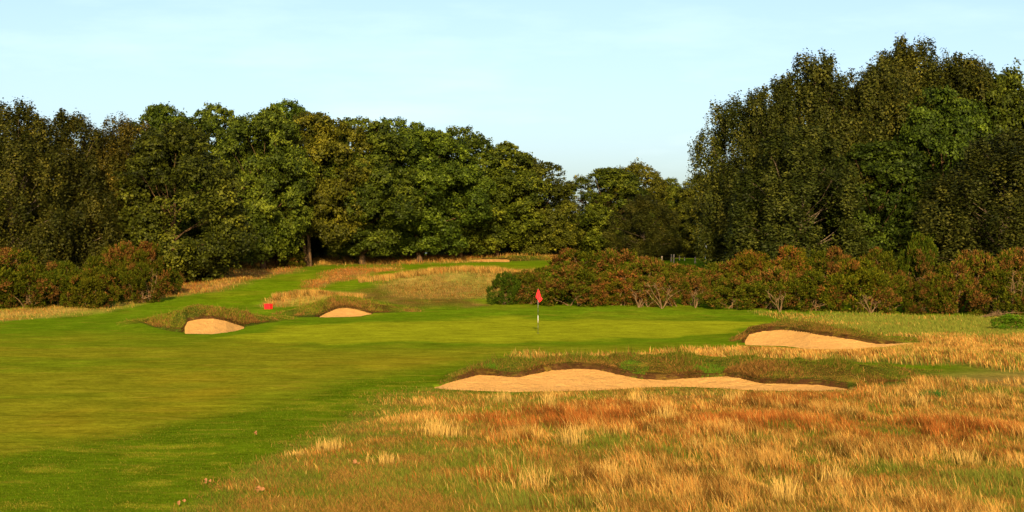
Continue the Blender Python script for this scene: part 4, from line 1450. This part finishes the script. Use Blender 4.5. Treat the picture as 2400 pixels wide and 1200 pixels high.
def flagstick(px, d, H, label, mcloth, bands, r=0.0115, name="flagstick"):
    loc = at(px, d)
    root = empty(name, loc)
    tag(root, label, "flagstick")
    z0 = 0.0
    for (z1, mt) in bands:
        mb = MB()
        mb.tube([(0, 0, z0), (0, 0, (z0 + z1) / 2), (0, 0, z1)], [r, r, r], 10)
        mb.build("pole_band", mt, root)
        z0 = z1
    mb = MB()
    mb.tube([(0, 0, H), (0, 0, H + 0.02), (0, 0, H + 0.035)], [r * 1.3, r * 1.3, r * 0.5], 10)
    mb.build("pole_cap", mt, root)
    # limp cloth hanging in folds: rows of (height, left reach, right reach)
    prof = [(H - 0.00, 0.00, 0.035), (H - 0.08, 0.03, 0.06), (H - 0.18, 0.06, 0.09), (H - 0.28, 0.09, 0.12), (H - 0.36, 0.115, 0.13), (H - 0.42, 0.09, 0.19),
            (H - 0.47, 0.05, 0.21), (H - 0.53, 0.0, 0.19), (H - 0.59, -0.03, 0.13), (H - 0.63, -0.05, 0.08)]
    n = 22
    V, Fs = [], []
    for side in (0, 1):
        for i, (z, a, b_) in enumerate(prof):
            for j in range(n):
                s = j / (n - 1)
                x = -a + (a + b_) * s
                y = 0.035 * math.sin(s * 9 + i * 0.5) * min(1, i / 2.5) - 0.026 - 0.02 * math.sin(s * math.pi)
                V.append((x, y + side * 0.005, z + 0.012 * math.sin(s * 7 + 1)))
    m = len(prof)
    for side in (0, 1):
        o = side * m * n
        for i in range(m - 1):
            for j in range(n - 1):
                q = (o + i * n + j, o + i * n + j + 1, o + (i + 1) * n + j + 1, o + (i + 1) * n + j)
                Fs.append(q if side else tuple(reversed(q)))
    rim = [(i, 0) for i in range(m)] + [(m - 1, j) for j in range(1, n)] + [(i, n - 1) for i in range(m - 2, -1, -1)] + [(0, j) for j in range(n - 2, 0, -1)]
    for a, b_ in zip(rim, rim[1:] + rim[:1]):
        ia, ib = a[0] * n + a[1], b_[0] * n + b_[1]
        Fs.append((ia, ib, ib + m * n, ia + m * n))
    link_mesh("flag", mesh_py("flag", V, Fs, True), mcloth, root)
    return root


fs = flagstick(1261, float(d_of_y(781)), 2.15, "red limp flag on a black and white stick in the green's hole", M_RED,
               [(0.52, M_BLACK), (0.88, M_WHITE), (1.26, M_BLACK), (2.15, M_GREY)])
mb = MB()
mb.tube([(0, 0, -0.10), (0, 0, -0.002), (0, 0, 0.006)], [0.054, 0.054, 0.052], 20)
mb.build("hole_cup", M_HOLE, fs)
flagstick(1653, 172, 2.0, "white limp flag on a distant stick above the gorse hedge", M_WCL, [(0.9, M_WHITE), (1.35, M_BLACK), (2.0, M_BLACK)], 0.022)

# ------------------------------------------------------------------ red tee box
loc = at(629, 113.5)
rb = empty("tee_marker_box", (loc.x, loc.y, loc.z), -0.5)
tag(rb, "bright red box on the grass behind the left bunkers", "box")
rb.scale = (0.88, 0.88, 0.92)
mb = MB()
mb.rbox(-0.24, 0.24, -0.19, 0.19, 0.0, 0.30, 0.012)
mb.build("body", M_REDP, rb, False)
mb = MB()
mb.rbox(-0.255, 0.255, -0.205, 0.205, 0.303, 0.36, 0.012)
mb.build("lid", M_REDP, rb, False)

# ------------------------------------------------------------------ timber posts by the far green
POSTS = [(1551, 172, 600.5, "short pale post farthest left in the row above the gorse"), (1573, 176, 596, "thin round-topped post beside the thick one"),
         (1579, 172, 596, "thick pale post second from the left of the row"), (1592, 178, 599.5, "low pale post just right of the thick one"),
         (1604, 178, 602, "lowest pale post, half way along the row"), (1629, 172, 602, "pale post midway between the thick post and the white flag"),
         (1678, 172, 603, "pale post right of the white flag"), (1759, 165, 593, "thin grey stake before the dark trees, left of the tall stake"),
         (1788, 160, 584, "tall white stake before the dark birches")]
for i, (px, d, top, lb) in enumerate(POSTS):
    loc = at(px, d)
    h = CZ + (HZ - top) * d / F - loc.z
    thin = i in (7, 8)
    r = 0.045 if thin else (0.085 if i in (0, 2, 5, 6) else 0.06)
    mb = MB()
    mb.tube([(0, 0, -0.2), (0.01, 0, h * 0.5), (0.015, 0, h - 0.05), (0.015, 0, h)], [r, r * 0.96, r * 0.92, r * 0.55], 9)
    o = mb.build("stake" if thin else "timber_post", M_WHITE if i == 8 else M_POST)
    o.location = loc
    tag(o, lb, "stake" if thin else "post", None if thin else "timber posts in a row behind the gorse")

# ------------------------------------------------------------------ rush clump and dead leaves in the rough


def rush(px, y, n, h, label):
    d = float(d_of_y(y))
    x0 = (px - W2) * d / F
    x = x0 + rng.normal(0, 0.16, n)
    dd = d + rng.normal(0, 0.12, n)
    c = np.array((0.035, 0.085, 0.012)) * rng.uniform(0.6, 1.4, (n, 1))
    o = blades("rush_clump", x, dd, h * rng.uniform(0.6, 1.2, n), np.full(n, 0.018), c, M_GRASS, 1.1, wind=(0, 0))
    del o["kind"]
    tag(o, label, "plant")


rush(2186, 936, 260, 0.32, "dark green rush clump alone in the straw grass at the right")


def dead_leaf(px, y, s, seed, label):
    d = float(d_of_y(y))
    loc = at(px, d)
    rnd = random.Random(seed)
    V, Fs = [], []
    n = 9
    for k in range(3):
        cx, cy, cz = rnd.uniform(-.06, .06), rnd.uniform(-.05, .05), 0.03 + 0.025 * k
        b = len(V)
        V.append((cx, cy, cz))
        tilt = rnd.uniform(0.3, 0.9)
        for i in range(n):
            a = 2 * math.pi * i / n
            r = s * (0.8 + 0.35 * math.sin(a * 3 + k)) * rnd.uniform(.8, 1.1)
            V.append((cx + r * math.cos(a), cy + r * 0.5 * math.sin(a), cz + r * tilt * math.sin(a) + 0.02 * math.sin(2 * a)))
        for i in range(n):
            Fs.append((b, b + 1 + i, b + 1 + (i + 1) % n))
    me = mesh_py("fallen_leaf", V, Fs)
    md = link_mesh("fallen_leaf", me, M_DEAD)
    mod = md.modifiers.new("thickness", 'SOLIDIFY')
    mod.thickness = 0.004
    md.location = loc + Vector((0, 0, 0.03))
    tag(md, label, "dead leaf", "brown leaves on the turf")


M_DEAD = paint_mat("dead_leaf", (0.17, 0.070, 0.016), 0.8, 0.3)
dead_leaf(609, 1156, 0.055, 1, "largest curled orange-brown leaf on the turf near the bottom")
dead_leaf(832, 1099, 0.04, 2, "pale orange leaf in the thin grass, right of the largest one")
dead_leaf(486, 1136, 0.03, 3, "flat brown leaf left of the largest one")
dead_leaf(425, 1184, 0.03, 4, "small brown leaf lowest on the turf")
dead_leaf(598, 1025, 0.025, 5, "small pale leaf highest up the turf slope")
